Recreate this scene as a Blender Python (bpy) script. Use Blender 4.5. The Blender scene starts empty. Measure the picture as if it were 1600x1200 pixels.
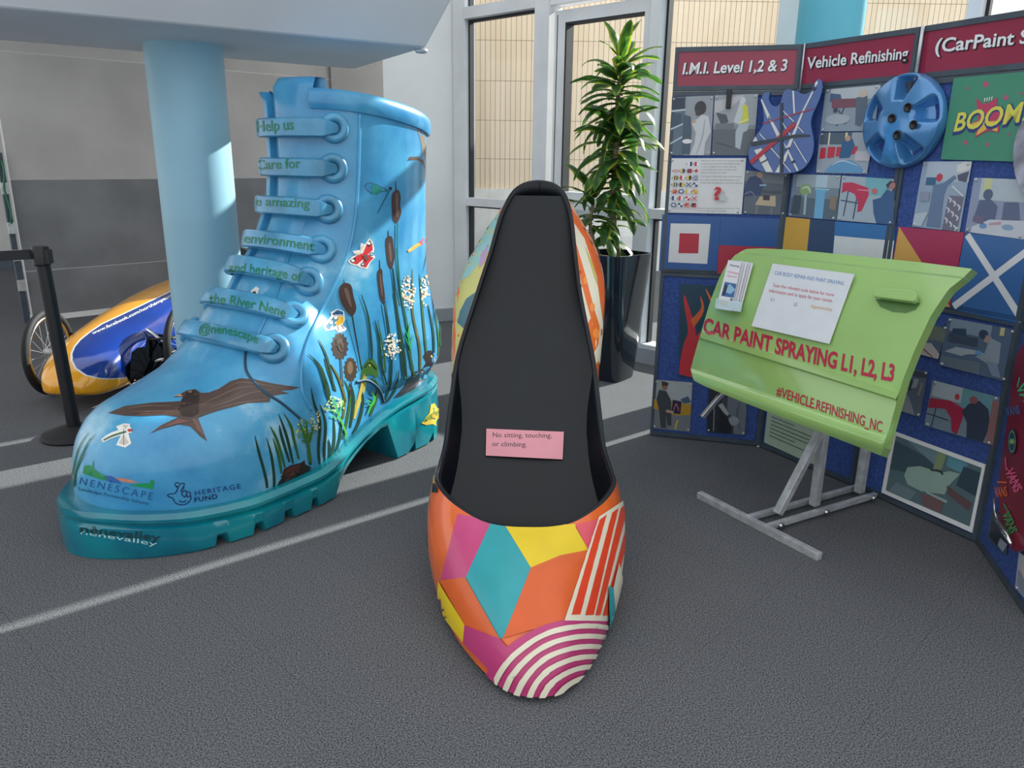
import bpy, bmesh, math, random
from mathutils import Vector as V, Matrix, geometry
from mathutils.bvhtree import BVHTree
random.seed(7)
S = bpy.context.scene
COL = S.collection
rad = math.radians
# ------------------------------------------------------------------ camera
PITCH, ROLL, FPX, CAMH = rad(16.3), rad(0.72), 1202.0, 1.5
CAM = V((0, 0, CAMH))
ROT = Matrix.Rotation(math.pi / 2 - PITCH, 3, 'X') @ Matrix.Rotation(ROLL, 3, 'Z')
cd = bpy.data.cameras.new('camera'); cam = bpy.data.objects.new('camera', cd); COL.objects.link(cam)
cd.sensor_width = 36.0; cd.lens = 36.0 * FPX / 1600.0; cd.clip_start = 0.05; cd.clip_end = 200
cam.matrix_world = Matrix.Translation(CAM) @ ROT.to_4x4()
S.camera = cam
# ------------------------------------------------------------------ world, sun, exposure
S.view_settings.view_transform = 'Standard'; S.view_settings.look = 'None'
S.view_settings.gamma = 1.0; S.view_settings.use_curve_mapping = False
S.view_settings.exposure = 0.0
W = bpy.data.worlds.new('sky'); S.world = W; W.use_nodes = True
bg = W.node_tree.nodes['Background']; bg.inputs[0].default_value = (0.95, 0.975, 1.0, 1); bg.inputs[1].default_value = 1.28
sl = bpy.data.lights.new('sun', 'SUN'); sun = bpy.data.objects.new('sun', sl); COL.objects.link(sun)
sl.energy = 12.0; sl.angle = rad(0.6); sl.color = (1.0, 0.95, 0.88)
SUND = V((-0.775, -0.632, -0.52)).normalized()
sun.rotation_euler = SUND.to_track_quat('-Z', 'Y').to_euler(); sun.location = (6, 9, 7)

# ------------------------------------------------------------------ pixel -> ray helpers
def ray(u, v):
    return (ROT @ V(((u - 800) / FPX, -(v - 600) / FPX, -1.0))).normalized()
def at_z(u, v, z=0.0):
    d = ray(u, v); return CAM + d * ((z - CAMH) / d.z)
def at_y(u, v, y):
    d = ray(u, v); return CAM + d * (y / d.y)
def on_plane(u, v, p, n):
    d = ray(u, v); return CAM + d * ((p - CAM).dot(n) / d.dot(n))
def lin(c):
    return tuple(((x / 255.0) / 12.92 if x / 255.0 <= 0.04045 else ((x / 255.0 + 0.055) / 1.055) ** 2.4) for x in c[:3]) + (1.0,)

# ------------------------------------------------------------------ materials
def newmat(name):
    m = bpy.data.materials.new(name); m.use_nodes = True
    return m, m.node_tree, m.node_tree.nodes['Principled BSDF']
def mat(name, col, rough=0.5, metal=0.0, coat=0.0, noise=None, bump=None, spec=0.5, col2=None):
    m, t, b = newmat(name); N, L = t.nodes, t.links
    b.inputs['Base Color'].default_value = lin(col)
    b.inputs['Roughness'].default_value = rough; b.inputs['Metallic'].default_value = metal
    b.inputs['Coat Weight'].default_value = coat; b.inputs['Coat Roughness'].default_value = 0.08
    b.inputs['Specular IOR Level'].default_value = spec
    tc = N.new('ShaderNodeTexCoord')
    if noise or col2:
        sc, amt = noise or (6.0, 0.1)
        nz = N.new('ShaderNodeTexNoise'); nz.inputs['Scale'].default_value = sc; nz.inputs['Detail'].default_value = 5
        L.new(tc.outputs['Object'], nz.inputs['Vector'])
        rp = N.new('ShaderNodeValToRGB'); L.new(nz.outputs['Fac'], rp.inputs[0])
        c2 = col2 or tuple(min(255, x * (1 + amt)) for x in col)
        c1 = col if col2 else tuple(x * (1 - amt) for x in col)
        rp.color_ramp.elements[0].position = 0.38; rp.color_ramp.elements[0].color = lin(c1)
        rp.color_ramp.elements[1].position = 0.68; rp.color_ramp.elements[1].color = lin(c2)
        L.new(rp.outputs[0], b.inputs['Base Color'])
    if bump:
        sc, st = bump
        nb = N.new('ShaderNodeTexNoise'); nb.inputs['Scale'].default_value = sc; nb.inputs['Detail'].default_value = 3
        L.new(tc.outputs['Object'], nb.inputs['Vector'])
        bp = N.new('ShaderNodeBump'); bp.inputs['Strength'].default_value = st; bp.inputs['Distance'].default_value = 0.01
        L.new(nb.outputs['Fac'], bp.inputs['Height']); L.new(bp.outputs[0], b.inputs['Normal'])
    return m
def artmat(name, rough, coat=0.0, trans=0.0):
    m, t, b = newmat(name); a = t.nodes.new('ShaderNodeVertexColor'); a.layer_name = 'Col'
    tc = t.nodes.new('ShaderNodeTexCoord'); nz = t.nodes.new('ShaderNodeTexNoise'); nz.inputs['Scale'].default_value = 14; nz.inputs['Detail'].default_value = 4
    t.links.new(tc.outputs['Object'], nz.inputs['Vector'])
    mx = t.nodes.new('ShaderNodeMix'); mx.data_type = 'RGBA'; mx.blend_type = 'MULTIPLY'; mx.inputs[0].default_value = 0.16
    t.links.new(a.outputs[0], mx.inputs[6]); t.links.new(nz.outputs[0], mx.inputs[7]); t.links.new(mx.outputs[2], b.inputs['Base Color'])
    b.inputs['Roughness'].default_value = rough; b.inputs['Coat Weight'].default_value = coat; b.inputs['Coat Roughness'].default_value = 0.08
    if trans:
        tr = t.nodes.new('ShaderNodeBsdfTranslucent'); t.links.new(mx.outputs[2], tr.inputs[0])
        ms = t.nodes.new('ShaderNodeMixShader'); ms.inputs[0].default_value = trans
        t.links.new(b.outputs[0], ms.inputs[1]); t.links.new(tr.outputs[0], ms.inputs[2])
        t.links.new(ms.outputs[0], t.nodes['Material Output'].inputs[0])
    return m
M = {}
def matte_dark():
    m = artmat('wheel_bay_shade_black', .9); m.node_tree.nodes['Principled BSDF'].inputs['Specular IOR Level'].default_value = 0; return m
M['art'] = artmat('printed_picture', 0.35)
M['paint'] = artmat('hand_paint', 0.36, 0.1)
M['leaf'] = artmat('leaf_green', 0.38, 0.0, 0.45)
M['frame'] = mat('grey_aluminium_frame', (214, 217, 220), 0.45, noise=(3, .03))
M['gasket'] = mat('black_gasket', (28, 30, 34), 0.6, noise=(9, .1))
M['white'] = mat('white_plaster', (236, 238, 238), 0.85, noise=(1.5, .02), bump=(60, .05))
M['wallgrey'] = mat('grey_wall_board', (188, 187, 185), 0.8, noise=(1.2, .05))
M['wallgrey_shade'] = mat('shaded_grey_wall_board', (126, 129, 133), 0.8, noise=(2, .07))  # lower boards' grey darkened to hold the light falling off downwards
M['soffit'] = mat('soffit_paint', (222, 227, 230), 0.6, noise=(1.0, .03))
M['column'] = mat('pale_blue_column_paint', (150, 196, 214), 0.45, noise=(1.4, .04))
M['teal_col'] = mat('teal_column_paint', (90, 178, 196), 0.5, noise=(1.4, .05))
M['plinth'] = mat('grey_skirting', (165, 170, 175), 0.55, noise=(3, .04))
M['black'] = mat('black_plastic', (22, 24, 28), 0.42, noise=(12, .1))
M['rubber'] = mat('black_rubber', (24, 25, 28), 0.7, noise=(20, .1))
M['alu'] = mat('brushed_aluminium', (196, 200, 202), 0.38, 0.35, noise=(20, .08))
M['chrome'] = mat('polished_steel', (220, 222, 225), 0.15, 1.0, noise=(20, .04))
M['boot'] = None
def boot_mat():
    m, t, b = newmat('sky_painted_boot'); N, L = t.nodes, t.links
    tc = N.new('ShaderNodeTexCoord')
    n1 = N.new('ShaderNodeTexNoise'); n1.inputs['Scale'].default_value = 2.6; n1.inputs['Detail'].default_value = 7; n1.inputs['Roughness'].default_value = .62
    L.new(tc.outputs['Object'], n1.inputs[0])
    r = N.new('ShaderNodeValToRGB'); L.new(n1.outputs['Fac'], r.inputs[0]); e = r.color_ramp.elements
    e[0].position = .3; e[0].color = lin((44, 130, 184)); e[1].position = .58; e[1].color = lin((78, 164, 206))
    x = e.new(.70); x.color = lin((160, 205, 222))
    x = e.new(.80); x.color = lin((216, 228, 214))
    L.new(r.outputs[0], b.inputs['Base Color'])
    b.inputs['Roughness'].default_value = .3; b.inputs['Coat Weight'].default_value = .35; b.inputs['Coat Roughness'].default_value = .1
    return m
M['boot'] = boot_mat()
M['seam'] = mat('dark_blue_seam', (36, 78, 104), .6, noise=(8, .15))
M['lace'] = mat('blue_lace_paint', (74, 150, 190), .3, coat=.35, noise=(5, .12))
M['sole'] = mat('teal_sole_paint', (6, 108, 130), .2, coat=.6, noise=(3, .2), col2=(14, 146, 154))
M['shoeblack'] = mat('black_shoe_lining', (10, 18, 26), .42, spec=.4, noise=(5, .15), bump=(9, .04))
M['shoebase'] = mat('orange_shoe_paint', (226, 104, 40), .22, coat=.5, noise=(5, .06))
M['sole_black'] = mat('black_shoe_sole', (26, 27, 30), .5, noise=(6, .1))
M['green'] = mat('lime_green_car_paint', (146, 186, 108), .16, coat=.9, noise=(2, .03))
M['greendk'] = mat('lime_green_inner', (98, 148, 60), .4, noise=(2, .05))
M['yellow'] = mat('yellow_car_paint', (236, 164, 22), .2, coat=.8, noise=(3, .04))
M['blue'] = mat('blue_car_paint', (8, 50, 132), .14, coat=1.0, noise=(2, .08))
M['board'] = mat('navy_loop_fabric', (54, 82, 148), .85, noise=(80, .12), bump=(300, .15))
M['boardframe'] = mat('charcoal_board_frame', (66, 78, 90), .5, noise=(8, .08))
M['maroon'] = mat('maroon_header_film', (148, 46, 74), .18, noise=(2, .04))
M['planter'] = mat('gloss_black_planter', (26, 34, 42), .1, coat=.6, noise=(4, .1), bump=(5, .12))
M['soil'] = mat('dark_compost', (48, 38, 30), .95, noise=(30, .3), bump=(40, .6))
M['bark'] = mat('plant_stem_bark', (150, 132, 104), .8, noise=(25, .2), bump=(30, .5))
M['bluepaint'] = mat('metallic_blue_paint', (74, 136, 192), .18, .25, coat=.7, noise=(4, .08))
M['guitar'] = mat('blue_guitar_paint', (32, 84, 156), .2, coat=.6, noise=(4, .06))
M['red'] = mat('red_deck_paint', (132, 28, 52), .35, noise=(5, .1))
M['deckgrey'] = mat('grey_deck_paint', (150, 152, 168), .5, noise=(12, .2))
M['pave'] = mat('outdoor_paving', (214, 212, 208), .8, noise=(8, .08))
M['plinth_out'] = mat('grey_outdoor_plinth', (222, 221, 220), .8, noise=(3, .04))
def glass_mat():
    m, t, b = newmat('window_glass'); N, L = t.nodes, t.links
    tr = N.new('ShaderNodeBsdfTransparent'); tr.inputs[0].default_value = (.93, .96, .96, 1)
    gl = N.new('ShaderNodeBsdfGlossy'); gl.inputs['Roughness'].default_value = .02
    lw = N.new('ShaderNodeLayerWeight'); lw.inputs[0].default_value = .5
    pw = N.new('ShaderNodeMath'); pw.operation = 'POWER'; L.new(lw.outputs['Facing'], pw.inputs[0]); pw.inputs[1].default_value = 4
    fr = N.new('ShaderNodeMath'); fr.operation = 'MULTIPLY_ADD'; L.new(pw.outputs[0], fr.inputs[0]); fr.inputs[1].default_value = .4; fr.inputs[2].default_value = .03
    mx = N.new('ShaderNodeMixShader'); L.new(fr.outputs[0], mx.inputs[0]); L.new(tr.outputs[0], mx.inputs[1]); L.new(gl.outputs[0], mx.inputs[2])
    L.new(mx.outputs[0], N['Material Output'].inputs[0]); return m
M['glass'] = glass_mat()
def carpet_mat():
    m, t, b = newmat('dark_grey_carpet_tiles'); N, L = t.nodes, t.links
    tc = N.new('ShaderNodeTexCoord')
    n1 = N.new('ShaderNodeTexNoise'); n1.inputs['Scale'].default_value = 215; n1.inputs['Detail'].default_value = 4; n1.inputs['Roughness'].default_value = .75
    n2 = N.new('ShaderNodeTexNoise'); n2.inputs['Scale'].default_value = 2.2; n2.inputs['Detail'].default_value = 3
    L.new(tc.outputs['Object'], n1.inputs[0]); L.new(tc.outputs['Object'], n2.inputs[0])
    r = N.new('ShaderNodeValToRGB'); L.new(n1.outputs['Fac'], r.inputs[0]); e = r.color_ramp.elements
    e[0].position = .38; e[0].color = lin((30, 33, 39)); e[1].position = .64; e[1].color = lin((140, 142, 146))
    r2 = N.new('ShaderNodeValToRGB'); L.new(n2.outputs['Fac'], r2.inputs[0]); r2.color_ramp.elements[0].color = (.86, .86, .86, 1); r2.color_ramp.elements[1].color = (1, 1, 1, 1)
    mx = N.new('ShaderNodeMix'); mx.data_type = 'RGBA'; mx.blend_type = 'MULTIPLY'; mx.inputs[0].default_value = 1
    L.new(r.outputs[0], mx.inputs[6]); L.new(r2.outputs[0], mx.inputs[7])
    mp = N.new('ShaderNodeMapping'); mp.inputs['Rotation'].default_value = (0, 0, rad(43)); L.new(tc.outputs['Object'], mp.inputs[0])
    bk = N.new('ShaderNodeTexBrick'); bk.offset = 0; bk.inputs['Scale'].default_value = 1; bk.inputs['Brick Width'].default_value = .5; bk.inputs['Row Height'].default_value = .5
    bk.inputs['Mortar Size'].default_value = .0016; bk.inputs['Color1'].default_value = (1, 1, 1, 1); bk.inputs['Color2'].default_value = (.985, .985, .985, 1); bk.inputs['Mortar'].default_value = (.8, .8, .8, 1)
    L.new(mp.outputs[0], bk.inputs[0])
    m2 = N.new('ShaderNodeMix'); m2.data_type = 'RGBA'; m2.blend_type = 'MULTIPLY'; m2.inputs[0].default_value = 1
    L.new(mx.outputs[2], m2.inputs[6]); L.new(bk.outputs[0], m2.inputs[7]); L.new(m2.outputs[2], b.inputs['Base Color'])
    bp = N.new('ShaderNodeBump'); bp.inputs['Strength'].default_value = .06; bp.inputs['Distance'].default_value = .001
    L.new(n1.outputs['Fac'], bp.inputs['Height']); L.new(bp.outputs[0], b.inputs['Normal'])
    b.inputs['Roughness'].default_value = .95; b.inputs['Specular IOR Level'].default_value = .15
    return m
M['carpet'] = carpet_mat()
def tile_mat():
    m, t, b = newmat('buff_terracotta_tiles'); N, L = t.nodes, t.links
    tc = N.new('ShaderNodeTexCoord'); sp = N.new('ShaderNodeSeparateXYZ'); cb = N.new('ShaderNodeCombineXYZ')
    L.new(tc.outputs['Object'], sp.inputs[0]); L.new(sp.outputs[0], cb.inputs[0]); L.new(sp.outputs[2], cb.inputs[1])
    bk = N.new('ShaderNodeTexBrick'); bk.offset = 0; bk.inputs['Scale'].default_value = 1
    bk.inputs['Brick Width'].default_value = .068; bk.inputs['Row Height'].default_value = .5; bk.inputs['Mortar Size'].default_value = .0035
    bk.inputs['Color1'].default_value = lin((228, 208, 184)); bk.inputs['Color2'].default_value = lin((222, 199, 172)); bk.inputs['Mortar'].default_value = lin((130, 112, 92))
    L.new(cb.outputs[0], bk.inputs[0]); L.new(bk.outputs[0], b.inputs['Base Color']); b.inputs['Roughness'].default_value = .8
    return m
M['tile'] = tile_mat()

# ------------------------------------------------------------------ object helpers
def me_obj(name, verts, faces, m, parent=None, org=None, smooth=False, cols=None):
    """verts in world space; origin at org (things) or at the parent's root"""
    if org is None:
        if parent is not None: org = V(parent['_o'])
        else:
            n = max(1, len(verts)); org = V((sum(v[0] for v in verts) / n, sum(v[1] for v in verts) / n, min(v[2] for v in verts)))
    me = bpy.data.meshes.new(name); me.from_pydata([V(v) - org for v in verts], [], faces); me.update()
    o = bpy.data.objects.new(name, me); COL.objects.link(o); o['_o'] = tuple(org)
    if m: me.materials.append(m)
    if parent is not None: o.parent = parent
    else: o.location = org
    if cols:
        a = me.color_attributes.new('Col', 'FLOAT_COLOR', 'POINT')
        for i, c in enumerate(cols): a.data[i].color = c
    if smooth:
        for p in me.polygons: p.use_smooth = True
    return o
def tag(o, label=None, cat=None, group=None, kind=None):
    if label: o['label'] = label
    if cat: o['category'] = cat
    if group: o['group'] = group
    if kind: o['kind'] = kind
    return o
def thing(name, loc, label, cat, group=None):
    o = bpy.data.objects.new(name, None); COL.objects.link(o); o.location = loc; o['_o'] = tuple(loc); o.empty_display_size = .05
    return tag(o, label, cat, group)
class MB:
    def __init__(s): s.v = []; s.f = []
    def add(s, vs, fs):
        n = len(s.v); s.v += [V(x) for x in vs]; s.f += [tuple(i + n for i in f) for f in fs]
    def box(s, c, ex, ey, ez):
        """centre and three half-axis vectors"""
        c, ex, ey, ez = V(c), V(ex), V(ey), V(ez)
        s.add([c + ex * a + ey * b + ez * d for a in (-1, 1) for b in (-1, 1) for d in (-1, 1)],
              [(0, 1, 3, 2), (4, 6, 7, 5), (0, 4, 5, 1), (2, 3, 7, 6), (0, 2, 6, 4), (1, 5, 7, 3)])
    def bar(s, a, b, w, h, up=(0, 0, 1)):
        a, b = V(a), V(b); d = (b - a); ln = d.length; d.normalize(); x = d.cross(V(up)); x.normalize(); y = x.cross(d)
        s.box((a + b) / 2, d * ln / 2, x * w / 2, y * h / 2)
    def tube(s, pts, r, n=12, cap=True):
        pts = [V(p) for p in pts]; rs = r if isinstance(r, (list, tuple)) else [r] * len(pts)
        base = len(s.v); pn = None
        for i, p in enumerate(pts):
            d = (pts[min(i + 1, len(pts) - 1)] - pts[max(i - 1, 0)]).normalized()
            if pn is None: pn = d.orthogonal().normalized()
            pn = (pn - d * pn.dot(d)).normalized(); q = d.cross(pn)
            for k in range(n):
                a = 2 * math.pi * k / n; s.v.append(p + (pn * math.cos(a) + q * math.sin(a)) * rs[i])
        for i in range(len(pts) - 1):
            for k in range(n):
                s.f.append((base + i * n + k, base + i * n + (k + 1) % n, base + (i + 1) * n + (k + 1) % n, base + (i + 1) * n + k))
        if cap: s.f.append(tuple(base + k for k in range(n))[::-1]); s.f.append(tuple(base + (len(pts) - 1) * n + k for k in range(n)))
    def lathe(s, c, prof, n=32, ax=(0, 0, 1)):
        c = V(c); ax = V(ax).normalized(); x = ax.orthogonal().normalized(); y = ax.cross(x); base = len(s.v)
        for r, z in prof:
            for k in range(n):
                a = 2 * math.pi * k / n; s.v.append(c + ax * z + (x * math.cos(a) + y * math.sin(a)) * max(r, 1e-4))
        for i in range(len(prof) - 1):
            for k in range(n): s.f.append((base + i * n + k, base + i * n + (k + 1) % n, base + (i + 1) * n + (k + 1) % n, base + (i + 1) * n + k))
        s.f.append(tuple(base + k for k in range(n))[::-1]); s.f.append(tuple(base + (len(prof) - 1) * n + k for k in range(n)))
    def grid(s, rows, close_u=False, close_v=False):
        base = len(s.v); nu = len(rows); nv = len(rows[0])
        for r in rows: s.v += [V(p) for p in r]
        for i in range(nu if close_u else nu - 1):
            for j in range(nv if close_v else nv - 1):
                a, b = i, (i + 1) % nu; c, d = j, (j + 1) % nv
                s.f.append((base + a * nv + c, base + a * nv + d, base + b * nv + d, base + b * nv + c))
    def prism(s, pts, off):
        """planar polygon extruded by vector off"""
        n = len(pts); off = V(off); tr = geometry.tessellate_polygon([[V(p) for p in pts]])
        s.add(list(pts) + [V(p) + off for p in pts], [t for t in tr] + [tuple(i + n for i in t[::-1]) for t in tr] + [(i, (i + 1) % n, (i + 1) % n + n, i + n) for i in range(n)])
    def build(s, name, m, parent=None, smooth=False, org=None, fix=True):
        o = me_obj(name, s.v, s.f, m, parent, org, smooth)
        if fix:
            b = bmesh.new(); b.from_mesh(o.data); bmesh.ops.recalc_face_normals(b, faces=b.faces); b.to_mesh(o.data); b.free()
        return o
def bevel(o, w=.004, seg=2):
    md = o.modifiers.new('bevel', 'BEVEL'); md.width = w; md.segments = seg; md.limit_method = 'ANGLE'; md.angle_limit = rad(35); return o
def autosmooth(o, ang=40):
    b = bmesh.new(); b.from_mesh(o.data)
    for e in b.edges:
        if len(e.link_faces) == 2 and e.calc_face_angle(0) > rad(ang): e.smooth = False
    for f in b.faces: f.smooth = True
    b.to_mesh(o.data); b.free(); return o
def struct(o): o['kind'] = 'structure'; return o
def interp(tab, x):
    """monotone smooth interpolation of rows (x, a, b, ...)"""
    if x <= tab[0][0]: return tab[0][1:]
    for i in range(len(tab) - 1):
        a, b = tab[i], tab[i + 1]
        if x <= b[0]:
            p, q = tab[max(i - 1, 0)], tab[min(i + 2, len(tab) - 1)]; t = (x - a[0]) / (b[0] - a[0]); h = b[0] - a[0]; out = []
            for k in range(1, len(a)):
                d = (b[k] - a[k]) / h
                def slope(l, c, r):
                    if c[0] == l[0] or r[0] == c[0]: return d
                    s1 = (c[k] - l[k]) / (c[0] - l[0]); s2 = (r[k] - c[k]) / (r[0] - c[0])
                    return 0 if s1 * s2 <= 0 else 2 * s1 * s2 / (s1 + s2)
                m0, m1 = slope(p, a, b), slope(a, b, q)
                out.append((2 * t**3 - 3 * t * t + 1) * a[k] + (t**3 - 2 * t * t + t) * h * m0 + (-2 * t**3 + 3 * t * t) * b[k] + (t**3 - t * t) * h * m1)
            return tuple(out)
    return tab[-1][1:]
def catmull(pts, n):
    pts = [V(p) for p in pts]; out = []
    for i in range(len(pts) - 1):
        p0, p1, p2, p3 = pts[max(i - 1, 0)], pts[i], pts[i + 1], pts[min(i + 2, len(pts) - 1)]
        for k in range(n):
            t = k / n; out.append(.5 * ((2 * p1) + (p2 - p0) * t + (2 * p0 - 5 * p1 + 4 * p2 - p3) * t * t + (3 * p1 - p0 - 3 * p2 + p3) * t**3))
    out.append(pts[-1]); return out

# ------------------------------------------------------------------ flat art and lettering
def bvh_of(*objs):
    vs, fs = [], []
    for o in objs:
        n = len(vs); og = V(o['_o']); vs += [v.co + og for v in o.data.vertices]; fs += [tuple(i + n for i in p.vertices) for p in o.data.polygons]
    return BVHTree.FromPolygons(vs, fs)
def bvh_hit(b):
    def h(u, v):
        d = ray(u, v); l, n, i, dist = b.ray_cast(CAM, d)
        if l is None: return None
        return l, (n if n.dot(d) < 0 else -n)
    h.bvh = b; return h
def plane_hit(p, n):
    def h(u, v): return on_plane(u, v, p, n), n
    h.bvh = None; return h
def densify(p, step):
    out = []
    for i in range(len(p)):
        a, b = p[i], p[(i + 1) % len(p)]; L = math.hypot(b[0] - a[0], b[1] - a[1]); n = max(1, int(L / step))
        out += [(a[0] + (b[0] - a[0]) * k / n, a[1] + (b[1] - a[1]) * k / n) for k in range(n)]
    return out
def inside(p, x, y):
    c = False; j = len(p) - 1
    for i in range(len(p)):
        if (p[i][1] > y) != (p[j][1] > y) and x < (p[j][0] - p[i][0]) * (y - p[i][1]) / (p[j][1] - p[i][1]) + p[i][0]: c = not c
        j = i
    return c
def tri_poly(p, step):
    d = densify(p, step); n = len(d); vs = [V(q) for q in d]
    x0, x1 = min(q[0] for q in p), max(q[0] for q in p); y0, y1 = min(q[1] for q in p), max(q[1] for q in p)
    y = y0 + step * .5
    while y < y1:
        x = x0 + step * .5
        while x < x1:
            if inside(p, x, y): vs.append(V((x, y)))
            x += step
        y += step
    r = geometry.delaunay_2d_cdt(vs, [(i, (i + 1) % n) for i in range(n)], [list(range(n))], 1, 1e-4)
    return r[0], r[2]
def split_tris(P, F, L):
    P = [tuple(p[:2]) for p in P]; mid = {}; todo = [tuple(f) for f in F if len(f) == 3]; out = [tuple(f) for f in F if len(f) != 3]
    while todo:
        f = todo.pop(); es = [(math.dist(P[f[i]], P[f[(i + 1) % 3]]), i) for i in range(3)]; d, i = max(es)
        if d <= L: out.append(f); continue
        a, b, c = f[i], f[(i + 1) % 3], f[(i + 2) % 3]; k = (min(a, b), max(a, b))
        if k not in mid: mid[k] = len(P); P.append(((P[a][0] + P[b][0]) / 2, (P[a][1] + P[b][1]) / 2))
        m = mid[k]; todo += [(a, m, c), (m, b, c)]
    return P, out
def stroke(pts, w):
    """tapered brush stroke outline; w = list of widths or (start, end)"""
    p = [V((a, b, 0)) for a, b in pts]; p = catmull(p, 4) if len(p) > 2 else p; n = len(p); L, R = [], []
    for i, q in enumerate(p):
        d = (p[min(i + 1, n - 1)] - p[max(i - 1, 0)]).normalized(); t = i / (n - 1) * (len(w) - 1); k = min(int(t), len(w) - 2); ww = w[k] + (w[k + 1] - w[k]) * (t - k)
        o = V((-d.y, d.x, 0)) * max(ww, .15) / 2; L.append((q + o)[:2]); R.append((q - o)[:2])
    return L + R[::-1]
def ell(cx, cy, rx, ry, n=18, rot=0, a0=0, a1=360):
    c, s = math.cos(rad(rot)), math.sin(rad(rot)); full = a1 - a0 >= 360; m = n if full else n + 1
    return [(cx + rx * math.cos(rad(a0 + (a1 - a0) * k / n)) * c - ry * math.sin(rad(a0 + (a1 - a0) * k / n)) * s, cy + rx * math.cos(rad(a0 + (a1 - a0) * k / n)) * s + ry * math.sin(rad(a0 + (a1 - a0) * k / n)) * c) for k in range(m)]
def smooth_poly(p, n=4):
    q = [V((a, b, 0)) for a, b in p]; q = [q[-1]] + q + [q[0], q[1]]; return [tuple(v[:2]) for v in catmull(q, n)[n:-n]][:-1]
def mapc(x0, y0, s, pts): return [(x0 + a / s, y0 + b / s) for a, b in pts]
def decal(name, items, hit, m, parent, off=.0012, layer=.0002, step=7):
    vs, fs, cs = [], [], []
    for i, it in enumerate(items):
        col = lin(it[0])
        if len(it) == 3: P, F = split_tris(it[1], it[2], step * .7) if hit.bvh is not None else (it[1], it[2])
        else:
            try: P, F = tri_poly(it[1], step)
            except Exception: continue
        res = [hit(p[0], p[1]) for p in P]
        ok = [r for r in res if r]
        if not ok: continue
        if hit.bvh is not None and any(r is None for r in res):
            nb = {}
            for f in F:
                for a in f:
                    if res[a] is None:
                        for b in f:
                            if res[b] is not None: nb.setdefault(a, []).append(b)
            fixed = {}
            for a, bs in nb.items():
                b = min(bs, key=lambda q: math.dist(P[a][:2], P[q][:2])); lo, hi = 0.0, 1.0; best = res[b]
                for _ in range(9):
                    m_ = (lo + hi) / 2; r_ = hit(P[b][0] + (P[a][0] - P[b][0]) * m_, P[b][1] + (P[a][1] - P[b][1]) * m_)
                    if r_: lo = m_; best = r_
                    else: hi = m_
                fixed[a] = best
            for a, r_ in fixed.items(): res[a] = r_
        idx = {}
        for k, r in enumerate(res):
            if r: idx[k] = len(vs); vs.append(r[0] + r[1] * (off + layer * i)); cs.append(col)
        for f in F:
            if all(k in idx for k in f): fs.append(tuple(idx[k] for k in f))
    if not fs: return None
    return me_obj(name, vs, fs, m, parent, smooth=hit.bvh is not None, cols=cs)
def glyphs(txt, bold=0.0, shear=0.0, space=1.0):
    c = bpy.data.curves.new('lettering', 'FONT'); c.body = txt; c.offset = bold; c.shear = shear; c.space_character = space; c.resolution_u = 3
    o = bpy.data.objects.new('lettering', c); COL.objects.link(o); me = bpy.data.meshes.new_from_object(o)
    P = [(v.co.x, v.co.y) for v in me.vertices]; F = [tuple(p.vertices) for p in me.polygons]
    bpy.data.objects.remove(o); bpy.data.curves.remove(c); bpy.data.meshes.remove(me); return P, F
def text(col, txt, p0, p1, cap, bold=0.0, shear=0.0, sag=0.0, cap1=None, up=None, space=1.0):
    """lettering whose baseline runs p0 -> p1 in photo pixels"""
    P, F = glyphs(txt, bold, shear, space); x0 = min(p[0] for p in P); x1 = max(p[0] for p in P); out = []
    dx, dy = p1[0] - p0[0], p1[1] - p0[1]; L = math.hypot(dx, dy); nx, ny = up or (dy / L, -dx / L); cap1 = cap1 or cap
    for x, y in P:
        t = (x - x0) / (x1 - x0); h = y / .70 * (cap + (cap1 - cap) * t)
        out.append((p0[0] + dx * t + nx * h - nx * sag * 4 * t * (1 - t), p0[1] + dy * t + ny * h - ny * sag * 4 * t * (1 - t)))
    return (col, out, F)

# ================================================================== SETTING
mb = MB(); mb.box((0, 3, -.05), (9, 0, 0), (0, 9.5, 0), (0, 0, .05)); fl = mb.build('floor', M['carpet'], org=V((0, 0, 0))); struct(fl)
# window wall runs away to the left; e = to the right along it, no = outwards
WB = V((1.012, 5.916, 0)); WE = V((.732, -.682, 0)).normalized(); WO = V((.682, .732, 0)).normalized()
def wp(s, z, o=0.0): return WB + WE * s + WO * o + V((0, 0, z))
def wbox(mb, s0, s1, z0, z1, o0=-.06, o1=.06): mb.box(wp((s0 + s1) / 2, (z0 + z1) / 2, (o0 + o1) / 2), WE * (s1 - s0) / 2, WO * (o1 - o0) / 2, V((0, 0, (z1 - z0) / 2)))
TOP = 3.3
bays = [(-1.93, -1.10), (.06, .92), (1.17, 1.98), (2.05, 3.04), (3.11, 4.1), (4.17, 5.2)]
posts = [(-2.09, -1.93), (-1.10, -.95), (-.02, .06), (.92, 1.17), (1.98, 2.05), (3.04, 3.11), (4.1, 4.17), (5.2, 5.27)]
for i, (a, b) in enumerate(bays):
    g = MB(); wbox(g, a, b, .1, TOP, .0, .012); w = struct(g.build('window_%d' % (i + 1), M['glass']))
    f = MB()
    for z0, z1 in ((.0, .14), (1.09, 1.16), (2.64, 2.73), (TOP - .08, TOP)): wbox(f, a, b, z0, z1, -.09, .05)
    f.build('window_frame', M['frame'], w)
    k = MB()
    for z0, z1 in ((.14, 1.09), (1.16, 2.64), (2.73, TOP - .08)):
        wbox(k, a, a + .018, z0, z1, -.02, .03); wbox(k, b - .018, b, z0, z1, -.02, .03); wbox(k, a + .018, b - .018, z1 - .018, z1, -.02, .03)
    k.build('gasket', M['gasket'], w)
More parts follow.
